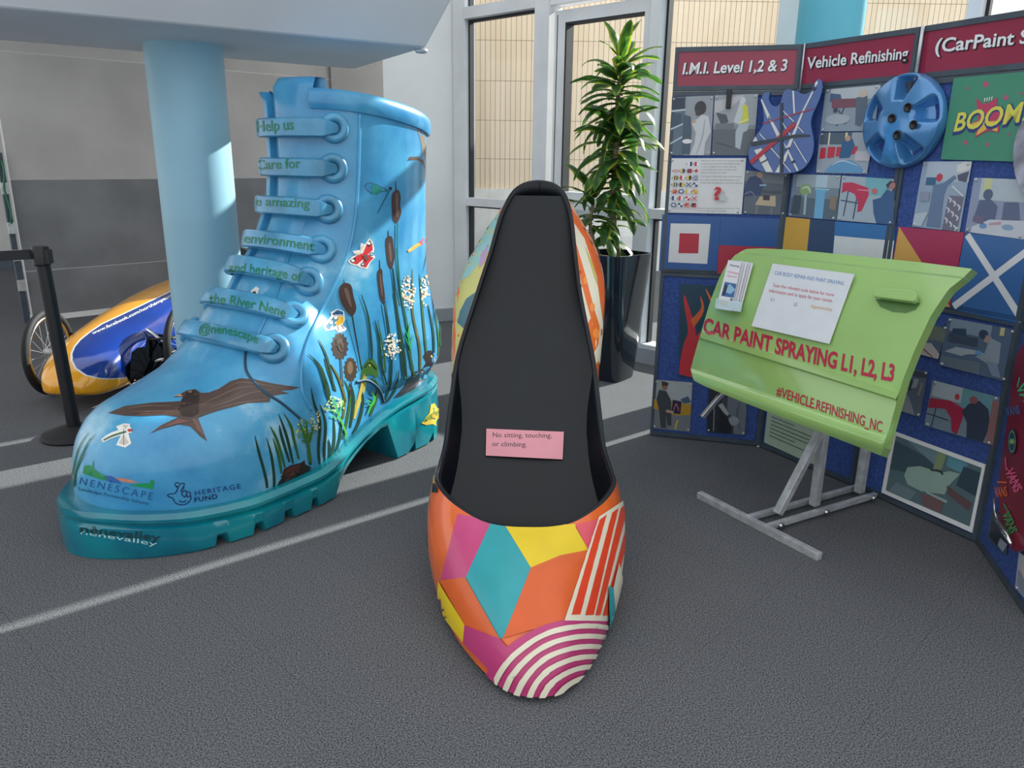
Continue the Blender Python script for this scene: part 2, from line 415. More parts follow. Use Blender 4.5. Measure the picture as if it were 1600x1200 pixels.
for i, (a, b) in enumerate(posts):
    f = MB(); wbox(f, a, b, 0, TOP, -.1 if i else -.06, .06); o = bevel(struct(f.build('trim_%d' % (i + 1), M['frame'])), .004)
d = MB()
wbox(d, -.93, -.82, .02, 2.60, -.05, .04); wbox(d, -.10, -.03, .02, 2.60, -.05, .04); wbox(d, -.82, -.10, 2.51, 2.60, -.05, .04)
wbox(d, -.82, -.10, 1.07, 1.25, -.05, .04); wbox(d, -.82, -.10, .02, .26, -.05, .04)
door = struct(d.build('door_1', M['frame']))
g = MB(); wbox(g, -.82, -.10, .26, 1.07, 0, .012); wbox(g, -.82, -.10, 1.25, 2.51, 0, .012); g.build('door_glass', M['glass'], door)
g = MB()
for z0, z1 in ((.26, 1.07), (1.25, 2.51)):
    wbox(g, -.82, -.804, z0, z1, -.055, .03); wbox(g, -.82, -.10, z1 - .014, z1, -.055, .03)
wbox(g, -.905, -.899, .05, 2.57, -.053, -.045)
g.build('gasket', M['gasket'], door)
g = MB(); wbox(g, -.70, -.16, 1.12, 1.16, -.13, -.10); wbox(g, -.22, -.17, 1.07, 1.20, -.14, -.05); wbox(g, -.72, -.68, 1.09, 1.18, -.13, -.05); g.build('push_bar', M['frame'], door)
f = MB(); wbox(f, -.95, .0, 2.64, 2.73, -.09, .05); wbox(f, -.95, -.02, TOP - .08, TOP, -.09, .05); struct(f.build('trim_20', M['frame']))
g = MB(); wbox(g, -.95, -.02, 2.73, TOP - .08, 0, .012); struct(g.build('window_9', M['glass']))
f = MB(); wbox(f, .0, 5.27, 0, .12, -.13, -.1); struct(f.build('baseboard_right', M['plinth']))
# white return wall left of the windows
K = wp(-2.09, 0); A1 = at_z(691, 489); dw = (V((K.x, K.y, 0)) - A1).normalized(); LW = K - dw * .9
LW = at_z(645, 500) if False else K + V((-.62, -.28, 0))
mb = MB(); n2 = V((0, 1, 0)); mb.prism([K, LW, LW + V((-.05, .3, 0)), K + V((.1, .3, 0))], (0, 0, TOP)); struct(mb.build('wall_back', M['white']))
mb = MB(); mb.bar(K + V((0, -.012, .06)), LW + V((0, -.012, .06)), .03, .12); struct(mb.build('baseboard_back', M['plinth']))
# grey board wall at the left, running back to the right
g0 = at_z(53, 503); g1 = at_z(200, 486); gd = (g1 - g0).normalized(); gn = V((gd.y, -gd.x, 0))
gend = g0 + gd * 3.35
def gz(v): return on_plane(150, v, g0, gn).z
zs1, zs2, zs3 = gz(92), gz(279.5), gz(416)
for nm, z0, z1, m in (('wall_left', .05, zs3 - .004, 'wallgrey_shade'), ('wall_left_middle', zs3 + .004, zs2 - .004, 'wallgrey_shade'), ('wall_left_upper', zs2 + .004, zs1 - .004, 'wallgrey'), ('wall_left_top', zs1 + .004, TOP, 'wallgrey')):
    mb = MB(); mb.box((g0 + gend) / 2 - gn * .05 + V((0, 0, (z0 + z1) / 2)), (gend - g0) / 2, gn * .05, V((0, 0, (z1 - z0) / 2))); struct(mb.build(nm, M[m]))
mb = MB(); mb.box((g0 + gend) / 2 - gn * .052 + V((0, 0, (.05 + TOP) / 2)), (gend - g0) / 2, gn * .045, V((0, 0, (TOP - .05) / 2))); struct(mb.build('wall_left_core', M['white']))
mb = MB(); mb.box((g0 + gend) / 2 - gn * .05 + V((0, 0, .025)), (gend - g0) / 2, gn * .06, V((0, 0, .025))); struct(mb.build('baseboard_left', M['white']))
mb = MB(); mb.box(gend + V((.5, -.05, TOP / 2)), V((.55, 0, 0)), (0, .06, 0), (0, 0, TOP / 2)); struct(mb.build('wall_back_recess', M['wallgrey']))
# slotted edge post of the grey wall
ep = thing('edge_post', g0 - gd * .06 + gn * .02, 'slim dark post with steel clips at the left end of the grey wall', 'post')
mb = MB(); b0 = g0 - gd * .06 + gn * .02; mb.box(b0 + V((0, 0, .75)), gd * .022, gn * .022, V((0, 0, .75))); mb.build('upright', M['boardframe'], ep)
for z, c in ((.35, 'alu'), (.62, 'alu'), (.86, 'alu'), (1.2, 'alu')):
    mb = MB(); mb.box(b0 + gn * .03 + V((0, 0, z)), gd * .03, gn * .012, V((0, 0, .05))); bevel(mb.build('clip', M[c], ep), .003)
M['clipgreen'] = mat('green_cable_paint', (30, 120, 84), .5, noise=(9, .1))
mb = MB(); mb.tube([b0 + gn * .045 + gd * (.01 * math.sin(k)) + V((0, 0, .9 + k * .06)) for k in range(10)], .008, 8); mb.build('cable', M['clipgreen'], ep, smooth=True)
# wall beyond it at far left
mb = MB(); mb.box((-8.4, 10.4, 1.65), (3.6, 0, 0), (0, .06, 0), (0, 0, 1.65)); struct(mb.build('wall_far', M['wallgrey']))
mb = MB(); mb.box((-8.4, 10.32, .09), (3.6, 0, 0), (0, .02, 0), (0, 0, .09)); struct(mb.build('baseboard_far', M['boardframe']))
# ceiling slab and the low bulkhead with its sloping end
mb = MB(); mb.prism([wp(-2.6, 0, .06), wp(5.3, 0, .06), wp(5.3, 0, -.06), wp(-2.6, 0, -.06)], (0, 0, 4.5)); 
mb.v = [v + V((0, 0, TOP)) for v in mb.v]; struct(mb.build('wall_right_sun_block', M['white']))  # unseen wall added above the windows to stop sun coming over
mb = MB(); mb.prism([V((-8.8, 4.6, TOP)), V((-3.2, 5.2, TOP)), V((-.9, 6.6, TOP)), V((-.9, 11, TOP)), V((-8.8, 11, TOP))], (0, 0, .2)); struct(mb.build('ceiling', M['white']))
ZS = 2.05
b_l0, b_l1, b_r0, b_r1 = at_z(0, 63, ZS), at_z(0, 12, ZS), at_z(555, 108, ZS), at_z(665, 75, ZS)
lx = (b_l0 - b_r0).normalized(); lf = (b_l1 - b_r1).normalized()
c0, c1 = b_l0 + lx * 2.0, b_l1 + lf * 2.0
tip = at_y(709, -6, b_r1.y - .12)
mb = MB(); up = V((0, 0, TOP - ZS)); kk = (TOP - ZS) / (tip.z - ZS)
r1t = b_r1 + (tip - b_r1) * kk; r0t = b_r0 + (tip - b_r1) * kk
fr = V((.0, -.12, 0)) * kk
mb.add([c1, b_r1, b_r0, c0, c1 + fr + up, r1t, r0t, c0 + up], [(0, 1, 2, 3), (0, 4, 5, 1), (1, 5, 6, 2), (2, 6, 7, 3), (3, 7, 4, 0), (4, 7, 6, 5)])
struct(bevel(mb.build('ceiling_bulkhead', M['soffit']), .015, 3))
sd = thing('ceiling_sensor', b_r1 + V((-.01, .02, 0)), 'small silver sensor under the right tip of the white bulkhead', 'sensor')
mb = MB(); mb.lathe(b_r1 + V((-.03, .06, -.02)), [(.012, 0), (.03, .004), (.035, .02)], 16); mb.build('body', M['alu'], sd, smooth=True)
# columns
CX, CY = -1.745, 4.36
mb = MB(); mb.lathe((CX, CY, 0), [(.195, 0), (.195, ZS)], 64); struct(autosmooth(mb.build('column', M['column'])))
mb = MB(); mb.lathe((1.70, 4.555, 0), [(.172, 0), (.172, 4.5)], 64); struct(autosmooth(mb.build('column_right', M['teal_col'])))
# outdoors
mb = MB(); mb.prism([wp(-6, -.08, .1), wp(14, -.08, .1), wp(14, -.08, 18), wp(-6, -.08, 18)], (0, 0, .04)); struct(mb.build('ground_outside', M['pave']))
BY = 11.0
mb = MB(); mb.box((1.0, BY + .2, 2.9), (4.9, 0, 0), (0, .2, 0), (0, 0, 1.8)); struct(mb.build('wall_outside', M['tile'], org=V((0, BY, 0))))
mb = MB(); mb.box((1.0, BY + .18, .53), (4.9, 0, 0), (0, .24, 0), (0, 0, .57)); struct(mb.build('wall_outside_plinth', M['plinth_out']))
mb = MB(); mb.box((9.5, 15.5, 2.2), (2.2, 0, 0), (0, .3, 0), (0, 0, 2.2)); struct(mb.build('wall_outside_far', M['white']))

# ================================================================== GIANT BOOT
BO = V((-.612, 4.287, 0)); BD = V((-.571, -.821, 0)).normalized(); BN = V((.821, -.571, 0)).normalized()
def bw(x, y, z): return BO + BD * x + BN * y + V((0, 0, z))
boot = thing('giant_boot', bw(.95, 0, 0), 'huge sky-blue lace-up boot sculpture painted with river wildlife', 'sculpture')
OUT = [(-.06, .0), (-.045, .1), (0, .185), (.08, .26), (.2, .315), (.5, .335), (.75, .37), (1.07, .445), (1.35, .445), (1.58, .39), (1.74, .28), (1.83, .17), (1.88, .08), (1.9, 0)]
ZT = [(-.1, .335), (.1, .328), (.35, .305), (.55, .27), (.75, .218), (.9, .178), (1.05, .155), (1.3, .15), (1.65, .165), (1.9, .19)]
def hwf(x): return interp(OUT, x)[0]
def ztf(x): return interp(ZT, x)[0]
RIDGE = [(.0, .92), (.6, .98), (1.0, .96), (1.12, .84), (1.25, .695), (1.34, .64), (1.45, .60), (1.55, .572), (1.65, .55), (1.74, .51), (1.80, .44), (1.845, .32), (1.86, .22)]
foot = MB(); rows = []
xs = [-.05, -.03, .02, .1, .2, .35, .5, .65, .8, .95, 1.07, 1.2, 1.32, 1.45, 1.56, 1.65, 1.72, 1.78, 1.82, 1.845, 1.855]
for x in xs:
    w = max(hwf(min(max(x, -.055), 1.885)) - .025, .01) if x < 1.84 else (.10 if x < 1.85 else .04)
    z0 = ztf(x) - .06; z1 = interp(RIDGE, x)[0] - .012; 
    if x < .05: z1 = .72
    r = []
    for k in range(28):
        a = 2 * math.pi * k / 28; c, s_ = math.cos(a), math.sin(a); n = 2.6 if s_ > 0 else 6
        zc = z0 + (z1 - z0) * .30
        y = w * math.copysign(abs(c) ** (2 / n), c); z = zc + ((z1 - zc) if s_ > 0 else (zc - z0)) * math.copysign(abs(s_) ** (2 / n), s_)
        r.append(bw(x, y, z))
    rows.append(r)
foot.grid(rows, close_v=True); foot.f.append(tuple(range(28))); foot.f.append(tuple(range((len(xs) - 1) * 28, len(xs) * 28)))
SH = [(.40, .48, .60, .34), (.55, .46, .615, .345), (.7, .485, .60, .335), (.85, .50, .565, .325), (1.0, .455, .505, .315), (1.17, .385, .435, .30), (1.4, .345, .40, .292), (1.65, .335, .405, .296), (1.80, .33, .41, .30)]
def shaft_ring(z, inset=0.0, n=40):
    cx, a, b = interp(SH, z); r = []
    for k in range(n):
        t = 2 * math.pi * k / n; c, s_ = math.cos(t), math.sin(t); e = 2 / 2.35
        r.append((cx + (a - inset) * math.copysign(abs(c) ** e, c), (b - inset) * math.copysign(abs(s_) ** e, s_), z))
    return r
sh = MB(); rows = []
for z in (.40, .5, .6, .7, .8, .9, 1.0, 1.1, 1.2, 1.35, 1.5, 1.62, 1.70): rows.append([bw(x, y, zz) for x, y, zz in shaft_ring(z)])
tz = lambda x: 1.79 - .10 * (1 - min(1, max(0, x / .75))) ** 1.5
rows.append([bw(x, y, tz(x)) for x, y, z in shaft_ring(1.76)])
rows.append([bw(x, y, tz(x)) for x, y, z in shaft_ring(1.76, .06)]); rows.append([bw(x, y, 1.5) for x, y, z in shaft_ring(1.5, .07)]); rows.append([bw(x, y, 1.3) for x, y, z in shaft_ring(1.3, .09)])
sh.grid(rows, close_v=True); sh.f.append(tuple(range(40))); sh.f.append(tuple(range((len(rows) - 1) * 40, len(rows) * 40)))
sh.add(foot.v, foot.f)
up = sh.build('upper', M['boot'], boot, smooth=True)
for mdn, kw in (('REMESH', dict(mode='VOXEL', voxel_size=.014)), ('SMOOTH', dict(factor=.5, iterations=14))):
    md = up.modifiers.new(mdn, mdn)
    for k, v in kw.items(): setattr(md, k, v)
dg = bpy.context.evaluated_depsgraph_get(); nm_ = bpy.data.meshes.new_from_object(up.evaluated_get(dg))
up.modifiers.clear(); up.data = nm_; nm_.name = 'upper'
for p in nm_.polygons: p.use_smooth = True
if not nm_.materials: nm_.materials.append(M['boot'])
UB = bvh_of(up); UH = bvh_hit(UB)
# sole: section loft with tread notches
ZB = [(-.1, 0), (.44, 0), (.455, .0), (.53, .2), (.62, .2), (.72, .16), (.86, .105), (.93, .06), (.975, 0), (1.9, 0)]
notch = [(.14, .20), (.31, .37), (1.08, 1.13), (1.22, 1.28), (1.37, 1.43), (1.52, 1.58)]
xs = [-.088, -.08, -.06, -.03, 0.0, .05, .1]; x = .14
brk = sorted(set([.14, .142, .2, .202, .25, .31, .312, .37, .372, .42, .455, .48, .53, .58, .62, .67, .72, .79, .86, .9, .93, .955, .975, 1.03] + [q for a, b in notch[2:] for q in (a, a + .012, b - .012, b)] + [1.62, 1.68, 1.74, 1.79, 1.83, 1.87, 1.9, 1.92, 1.933, 1.938]))
xs += brk
def zbf(x):
    for a, b in notch:
        if a + .001 < x < b - .001 or (a < x < b): return .045
    t = ZB
    for i in range(len(t) - 1):
        if t[i][0] <= x <= t[i + 1][0]: return t[i][1] + (t[i + 1][1] - t[i][1]) * (x - t[i][0]) / (t[i + 1][0] - t[i][0])
    return 0
so = MB(); rows = []
for x in xs:
    xx = min(max(x, -.06), 1.9); w = hwf(-.06 + (x + .09) * (1.96 / 2.03)) + .018; w = max(w, .02) if -.085 < x < 1.936 else .015
    z1 = ztf(xx); z0 = zbf(x); m = .022
    prof = [(w - .01, z0), (w, z0 + .01), (w + .004, z0 + (z1 - z0) * .45), (w - .002, z1 - .055), (w - .02, z1 - .045), (w - .018, z1 - .036), (w, z1 - .028), (w + .001, z1 - .014), (w - m, z1 + .004)]
    prof = [(max(a, .005), b) for a, b in prof]
    rows.append([bw(x, a, b) for a, b in prof] + [bw(x, -a, b) for a, b in prof[::-1]])
so.grid(rows, close_v=True); so.f.append(tuple(range(18))); so.f.append(tuple(range((len(rows) - 1) * 18, len(rows) * 18)))
sole = autosmooth(so.build('sole', M['sole'], boot), 38); SB = bvh_of(sole); SOH = bvh_hit(SB)
# collar band and tongue
def loc(p): q = p - BO; return q.dot(BD), q.dot(BN), q.z
cb = MB(); rows = []
for dz, o in ((-.085, .0), (-.083, .012), (-.06, .02), (-.03, .018), (-.008, .014), (.004, .0)):
    r = []
    for k in range(96):
        t = 2 * math.pi * k / 96
        x0, a, b = interp(SH, 1.72); c, s_ = math.cos(t), math.sin(t); e = 2 / 2.35
        x, y = x0 + (a + o - .004) * math.copysign(abs(c) ** e, c), (b + o - .004) * math.copysign(abs(s_) ** e, s_)
        r.append((x, y, tz(x) + dz))
    rows.append(r)
rows = [[bw(*r[k]) for k in range(6, 90)] for r in rows]
cb.grid(rows); autosmooth(cb.build('collar', M['boot'], boot, fix=True), 50)
def strip(y0, y1, zs_, off, ny=8):
    """raised panel following the front of the boot"""
    rows = []
    for z, a, b, px, pz in zs_:
        r = []
        for k in range(ny + 1):
            y = a + (b - a) * k / ny; dr = -(BD * px + V((0, 0, pz))).normalized(); o = bw(.5, y, z) - dr * 0
            start = bw(.45, y, z - .0) - dr * 1.6
            l, n, i, dd = UB.ray_cast(start, dr)
            r.append((l if l else bw(.74, y, z)) + (-dr) * off * (1 if 0 < k < ny else .15))
        rows.append(r)
    return rows
tg = MB()
prof = [(1.84, -.10, .13), (1.80, -.11, .14), (1.70, -.11, .13), (1.5, -.10, .125), (1.3, -.10, .125), (1.1, -.11, .125), (.95, -.12, .125), (.85, -.13, .125)]
rows = []
for z, a, b in prof:
    cx, ra, rb = interp(SH, min(z, 1.76)); r = []
    for k in range(9):
        y = a + (b - a) * k / 8; xx = cx + ra * (1 - min(1, abs(y / rb)) ** 2.35) ** (1 / 2.35) + (.012 if 0 < k < 8 else -.01)
        r.append(bw(xx - (.03 if z > 1.8 else 0), y, z))
    rows.append(r)
rows.insert(0, [p + BD * -.06 for p in rows[0]])
rows.insert(0, [p + BD * -.02 - V((0, 0, .3)) for p in rows[0]])
tg.grid(rows); tongue = autosmooth(tg.build('tongue', M['boot'], boot), 60)
# far facing flap standing proud of the tongue
tg = MB(); rows = []
for z in (1.78, 1.74, 1.66, 1.5, 1.3, 1.1, .97, .86, .78):
    cx, ra, rb = interp(SH, min(z, 1.76)); r = []
    for y, o in ((-.12, -.01), (-.125, .03), (-.15, .045), (-.2, .045), (-.24, .03), (-.26, -.01)):
        xx = cx + ra * (1 - min(1, abs(y / rb)) ** 2.35) ** (1 / 2.35) + o + (.02 if z > 1.75 else 0)
        r.append(bw(xx, y, z))
    rows.append(r)
tg.grid(rows); autosmooth(tg.build('lace_flap', M['boot'], boot), 60)
# eyelets, lace bands and their lettering
EY = [(522, 200), (520, 263), (513, 327), (502, 390), (482, 440), (458, 493), (428, 545)]
END = [(398, 196), (404, 261), (399, 318), (386, 372), (361, 423), (336, 470), (304, 512)]
NV = [(1, 0.0), (1, .02), (1, .12), (1, .3), (.9, .5), (.8, .62), (.72, .70)]
TXT = [('Help us', (402, 206), (459, 202), 17, 0), ('Care for', (401, 265), (470, 262), 15, 0), ('the amazing', (380, 321), (484, 325), 14, 1), ('environment', (381, 379), (490, 392), 15, 2),
       ('and heritage of', (357, 424), (470, 440), 14, 3), ('the River Nene', (326, 473), (445, 496), 15, 4), ('@nenescape', (310, 521), (402, 537), 14, 6)]
straps = []
for i, (u, v) in enumerate(EY):
    l, n = UH(u, v); ex, ey_, ez = loc(l)
    nl = n.normalized()
    for sgn in (1, -1):
        c = bw(ex, ey_ * sgn, ez); nn = (BD * nl.dot(BD) + BN * nl.dot(BN) * sgn + V((0, 0, nl.z))).normalized()
        t1 = nn.cross(V((0, 0, 1))).normalized(); t2 = t1.cross(nn); e = MB(); rows = []
        for k in range(28):
            a = 2 * math.pi * k / 28; rd = t1 * math.cos(a) + t2 * math.sin(a)
            rows.append([c + rd * (.046 + .022 * math.cos(b)) + nn * (.006 + .022 * math.sin(b)) for b in [2 * math.pi * q / 10 for q in range(10)]])
        e.grid(rows, close_u=True, close_v=True); e.build('eyelet', M['lace'], boot, smooth=True)
    # band: elliptical arc from eyelet round the front to the far eyelet
    nx, nz = NV[i]; ln = math.hypot(nx, nz); nx, nz = nx / ln, nz / ln
    dr = -(BD * nx + V((0, 0, nz))); st = bw(ex, 0, ez) - dr * 1.0; h, _, _, _ = UB.ray_cast(st, dr)
    rx, _, rz = loc(h if h else bw(ex + .1, 0, ez)); Rx, Rz = rx + nx * .055 + (0, 0, .01, .01, .01, 0, 0)[i], rz + nz * .055 + (0, 0, 0, 0, -.005, -.025, -.04)[i]
    tx, tzv = -nz, nx; s = MB(); rows = []
    wv = BD * tx + V((0, 0, tzv))
    N = 30
    for k in range(N + 1):
        t = -95 + 190 * k / N; sy, cy = math.sin(rad(t)), max(0, math.cos(rad(t)))
        px_ = ex + (Rx - ex) * cy ** .62; pz_ = ez + (Rz - ez) * cy ** .62; y = (ey_ + .008) * math.copysign(abs(sy) ** .9, sy) 
        c = bw(px_, y, pz_)
        tt = max(0, (abs(t) - 70) / 25); hw_ = .041 * (1 - .55 * tt)
        out = (BD * nx + V((0, 0, nz))) * cy + BN * sy; out.normalize(); th = .017
        rows.append([c + out * (th * b) + wv * (hw_ * a) for a, b in ((-1, -1), (-1, .5), (-.85, 1), (0, 1.1), (.85, 1), (1, .5), (1, -1))])
    s.grid(rows, close_v=True); s.f.append(tuple(range(7))); s.f.append(tuple(range(N * 7, N * 7 + 7)))
    o = autosmooth(s.build('lace_band', M['lace'], boot), 50); straps.append(o)
    sb = bvh_hit(bvh_of(o)); tx_, p0, p1, cap, sag = TXT[i]
    decal('lettering', [text((18, 128, 92), tx_, p0, p1, cap, .012, 0, -sag)], sb, M['paint'], o, .0022)
# seam ridges
def ridge(name, pts, r, hit, par, m):
    pp = catmull([(a, b, 0) for a, b in pts], 8); hs = [hit(p.x, p.y) for p in pp]; hs = [h for h in hs if h]
    if len(hs) < 3: return
    mb = MB(); mb.tube([h[0] + h[1] * r * .1 for h in hs], r, 8); mb.build(name, m, par, smooth=True)
ridge('seam', [(562, 178), (560, 260), (556, 330), (545, 390), (520, 450), (490, 510), (473, 560), (472, 610), (486, 640)], .008, UH, boot, M['boot'])
ridge('seam', [(475, 160), (473, 240), (466, 330), (450, 405), (428, 470), (395, 540)], .007, UH, boot, M['boot'])
ridge('seam', [(384, 545), (385, 580), (410, 610), (440, 630), (470, 655)], .006, UH, boot, M['seam'])
ridge('seam', [(556, 597), (575, 595), (592, 608), (599, 628)], .007, UH, boot, M['seam'])

# ---- painted pictures on the boot
BR, BRD, BRL = (84, 66, 58), (52, 40, 36), (128, 106, 92)
c5 = lambda *p: mapc(90, 580, 3.81, p); c4 = lambda *p: mapc(300, 380, 3.75, p); c6 = lambda *p: mapc(380, 560, 4.444, p); cE = lambda *p: mapc(520, 270, 5.714, p)
cB = lambda *p: mapc(340, 100, 4.0, p); cT = lambda *p: mapc(110, 700, 5.517, p)
# swallow in flight
it = [(BR, c5((300, 250), (400, 208), (560, 188), (690, 182), (735, 178), (745, 150), (690, 155), (720, 142), (770, 115), (820, 107), (855, 130), (900, 128), (960, 105), (1030, 60), (1090, 42), (1170, 48), (1290, 75), (1440, 96), (1400, 110), (1330, 118), (1380, 132), (1270, 148), (1262, 185), (1130, 190), (1040, 215), (960, 235), (880, 262), (835, 280), (890, 418), (850, 390), (790, 330), (720, 318), (620, 345), (550, 372), (620, 320), (720, 275), (640, 262), (500, 268), (400, 266)))]
it += [(BRD, c5((735, 180), (770, 125), (820, 112), (845, 140), (840, 250), (800, 275), (740, 268), (715, 230)))]
for a in (((860, 200), (960, 150), (1080, 100), (1180, 90)), ((900, 220), (1020, 180), (1150, 130), (1300, 105)), ((940, 225), (1080, 190), (1250, 165)), ((420, 225), (540, 208), (680, 210)), ((440, 245), (580, 240), (690, 240)), ((1000, 110), (1080, 70), (1200, 78), (1330, 100))):
    it.append((BRL, stroke(c5(*a), (.5, 1.6, .5))))
it += [((126, 82, 74), c5((720, 285), (790, 300), (700, 318), (620, 340))), ((120, 84, 76), c5((800, 285), (830, 285), (875, 390), (830, 350)))]
it += [(BRL, ell(790 / 3.81 + 90, 125 / 3.81 + 580, 3, 2)), ((230, 150, 80), c5((690, 152), (735, 140), (745, 152)))]
decal('painted_swallow', it, UH, M['paint'], up)
# dragonfly sticker on the toe
it = [((240, 240, 232), stroke(c5((268, 415), (330, 380), (440, 348)), (6, 9, 9))), ((240, 240, 232), ell(*c5((400, 345))[0], 10, 8)), ((240, 240, 232), c5((350, 330), (395, 312), (435, 315), (415, 345), (440, 430), (405, 455), (350, 440), (380, 380))),
      ((60, 110, 84), stroke(c5((275, 412), (330, 385), (410, 360)), (2.5, 3, 3))), ((190, 60, 60), ell(*c5((432, 353))[0], 4, 2.4)), ((200, 196, 186), c5((385, 320), (425, 322), (405, 348))), ((208, 200, 190), c5((395, 375), (425, 425), (400, 440), (365, 430))), ((60, 60, 60), stroke(c5((395, 345), (395, 440)), (.8, .8)))]
decal('painted_dragonfly', it, UH, M['paint'], up)
# emblem with hills and village, and lettering
it = [((20, 140, 80), cT((105, 215), (125, 150), (165, 145), (185, 160), (205, 100), (205, 175), (240, 205), (300, 240), (320, 285), (230, 262))), ((36, 96, 170), cT((300, 238), (355, 240), (410, 275), (445, 310), (330, 292))), ((190, 130, 110), cT((390, 255), (450, 258), (530, 275), (585, 298), (500, 300), (430, 285))), ((24, 150, 84), cT((505, 320), (600, 304), (690, 305), (700, 280), (722, 285), (715, 355), (600, 335)))]
it += [((24, 150, 84), ell(*cT((706, 292))[0], 3.5, 3))]
it += [text((36, 96, 160), 'NENESCAPE', cT((80, 310))[0], cT((705, 448))[0], 11, -.005, 0, 0, 12, space=1.35), text((40, 90, 130), 'Landscape Partnership Scheme', cT((75, 362))[0], cT((672, 490))[0], 5, 0, 0, 0)]
decal('painted_emblem', it, UH, M['paint'], up)
nv = (22, 40, 92); st = lambda *p, w=1.5: (nv, stroke(cT(*p), (w, w)))
it = [st((835, 405), (860, 395), (905, 390)), st((905, 390), (940, 320), (955, 305), (980, 305), (978, 325), (950, 375)), st((925, 330), (905, 325), (905, 305), (925, 297), (940, 305)), st((905, 390), (925, 350), (905, 325)), st((835, 405), (850, 420), (880, 430), (905, 470), (950, 488), (1000, 480), (1035, 445), (1040, 415)),
      st((965, 405), (960, 385), (985, 365), (1000, 375)), st((1000, 375), (1000, 400), (985, 420), (965, 405)), st((1000, 375), (1030, 380), (1035, 410)), st((1035, 410), (1010, 420), (1000, 400)), st((935, 450), (965, 465), (1000, 450)), st((955, 370), (975, 335), (975, 350))]
it += [text((30, 76, 140), 'HERITAGE', cT((1075, 408))[0], cT((1468, 345))[0], 7.5, .01, space=1.2), text(nv, 'FUND', cT((1072, 465))[0], cT((1268, 432))[0], 7.5, .012, space=1.1)]
decal('painted_hand_emblem', it, UH, M['paint'], up)
# reeds, grasses and bulrushes
G1, G2, G3, G4 = (28, 66, 48), (52, 96, 44), (96, 96, 40), (52, 150, 60)
it = []
def reed(c, pts, w, col): it.append((col, stroke(c(*pts), w)))
for pts, col in ((((80, 535), (105, 640), (160, 850), (165, 985)), G1), (((160, 550), (195, 680), (215, 850), (200, 980)), G1), (((205, 550), (245, 680), (265, 800)), G2), (((185, 470), (235, 570), (290, 760)), G2), (((245, 385), (300, 540), (345, 730)), G1), (((250, 460), (265, 540), (320, 720)), G1), (((280, 380), (330, 470), (350, 560), (385, 700)), G2), (((455, 590), (460, 680), (465, 740)), G1), (((470, 205), (490, 310), (530, 440), (520, 640), (540, 800)), G1), (((530, 320), (570, 450), (560, 640), (570, 770)), G1),
             (((490, 0), (540, 70), (590, 220), (600, 300)), G1), (((560, 0), (600, 120), (640, 230)), G1), (((600, 40), (650, 120), (700, 270), (690, 420)), G3), (((625, 400), (630, 560), (610, 700)), G1), (((680, 400), (670, 540), (640, 650)), G1), (((700, 150), (740, 260), (720, 420), (690, 560)), G2), (((745, 170), (765, 300), (740, 480)), G1), (((800, 170), (830, 290), (800, 440), (760, 520)), G1), (((910, 140), (935, 230), (880, 400)), G2), (((840, 110), (820, 200), (770, 420)), (200, 180, 90)), (((590, 560), (600, 650), (590, 720)), G1)):
    reed(c6, pts, (.8, 4.2, 4.6, 3), col)
for pts, col in ((((990, 300), (1030, 430), (1050, 600), (1050, 680)), G1), (((1070, 450), (1095, 560), (1105, 700), (1140, 830)), G1), (((1130, 340), (1165, 620), (1160, 820), (1120, 940)), G1), (((1180, 290), (1210, 500), (1230, 700), (1240, 800)), G1), (((1170, 150), (1200, 400), (1240, 640), (1255, 800)), G1), (((1290, 150), (1290, 400), (1330, 600), (1335, 740)), G3), (((1330, 180), (1350, 420), (1370, 640)), G2), (((1380, 360), (1410, 520), (1415, 640)), G1), (((1420, 400), (1445, 600), (1430, 780)), G2), (((1195, 30), (1215, 250), (1260, 500), (1285, 730)), (40, 96, 70)), (((1260, 600), (1280, 680), (1300, 780)), G2), (((680, 650), (740, 720), (790, 890), (830, 980)), G1), (((740, 565), (790, 680), (830, 860)), G1), (((810, 710), (860, 800), (900, 930)), G3), (((1085, 450), (1120, 640), (1130, 760)), G2), (((1210, 740), (1190, 850), (1140, 930)), G1)):
    reed(c4, pts, (.8, 3.0, 3.6, 2.6), col)
for pts in (((190, 365), (130, 460), (90, 620)), ((230, 375), (170, 450), (110, 600), (100, 690)), ((175, 480), (120, 580), (105, 680)), ((200, 400), (140, 520))): reed(c5, pts, (.6, 2, 1.6), (30, 110, 80))
# stems of the bulrushes
reed(c4, ((935, 425), (960, 570), (990, 740)), (2.2, 2.2), (40, 50, 42)); reed(c4, ((1120, 350), (1150, 540), (1145, 640)), (2, 2), (40, 60, 46)); reed(c4, ((868, 680), (880, 840)), (2, 2), (70, 56, 50)); reed(c4, ((930, 810), (920, 900)), (2, 2), (70, 56, 50))
reed(cE, ((570, 450), (570, 700), (585, 900), (605, 1100)), (2, 2, 2), (30, 110, 90)); reed(cE, ((530, 850), (560, 1050), (590, 1190)), (2, 2), (40, 70, 60))
decal('painted_reeds', it, UH, M['paint'], up, .0012, .00008, 7)
it = []
def rush(c, body, tipp, hl):
    it.append(((36, 44, 40), stroke(c(*tipp), (.8, 2)))); it.append(((66, 50, 46), smooth_poly(c(*body)))); it.append(((104, 84, 78), smooth_poly(c(*hl))))
rush(cE, ((525, 200), (560, 155), (590, 160), (605, 220), (600, 290), (610, 360), (570, 450), (535, 420), (525, 320)), ((560, 75), (562, 165)), ((560, 200), (580, 200), (582, 380), (565, 380)))
rush(cE, ((470, 600), (500, 565), (530, 580), (545, 680), (550, 760), (525, 860), (490, 820), (475, 720)), ((492, 515), (495, 575)), ((495, 640), (515, 640), (525, 780), (508, 780)))
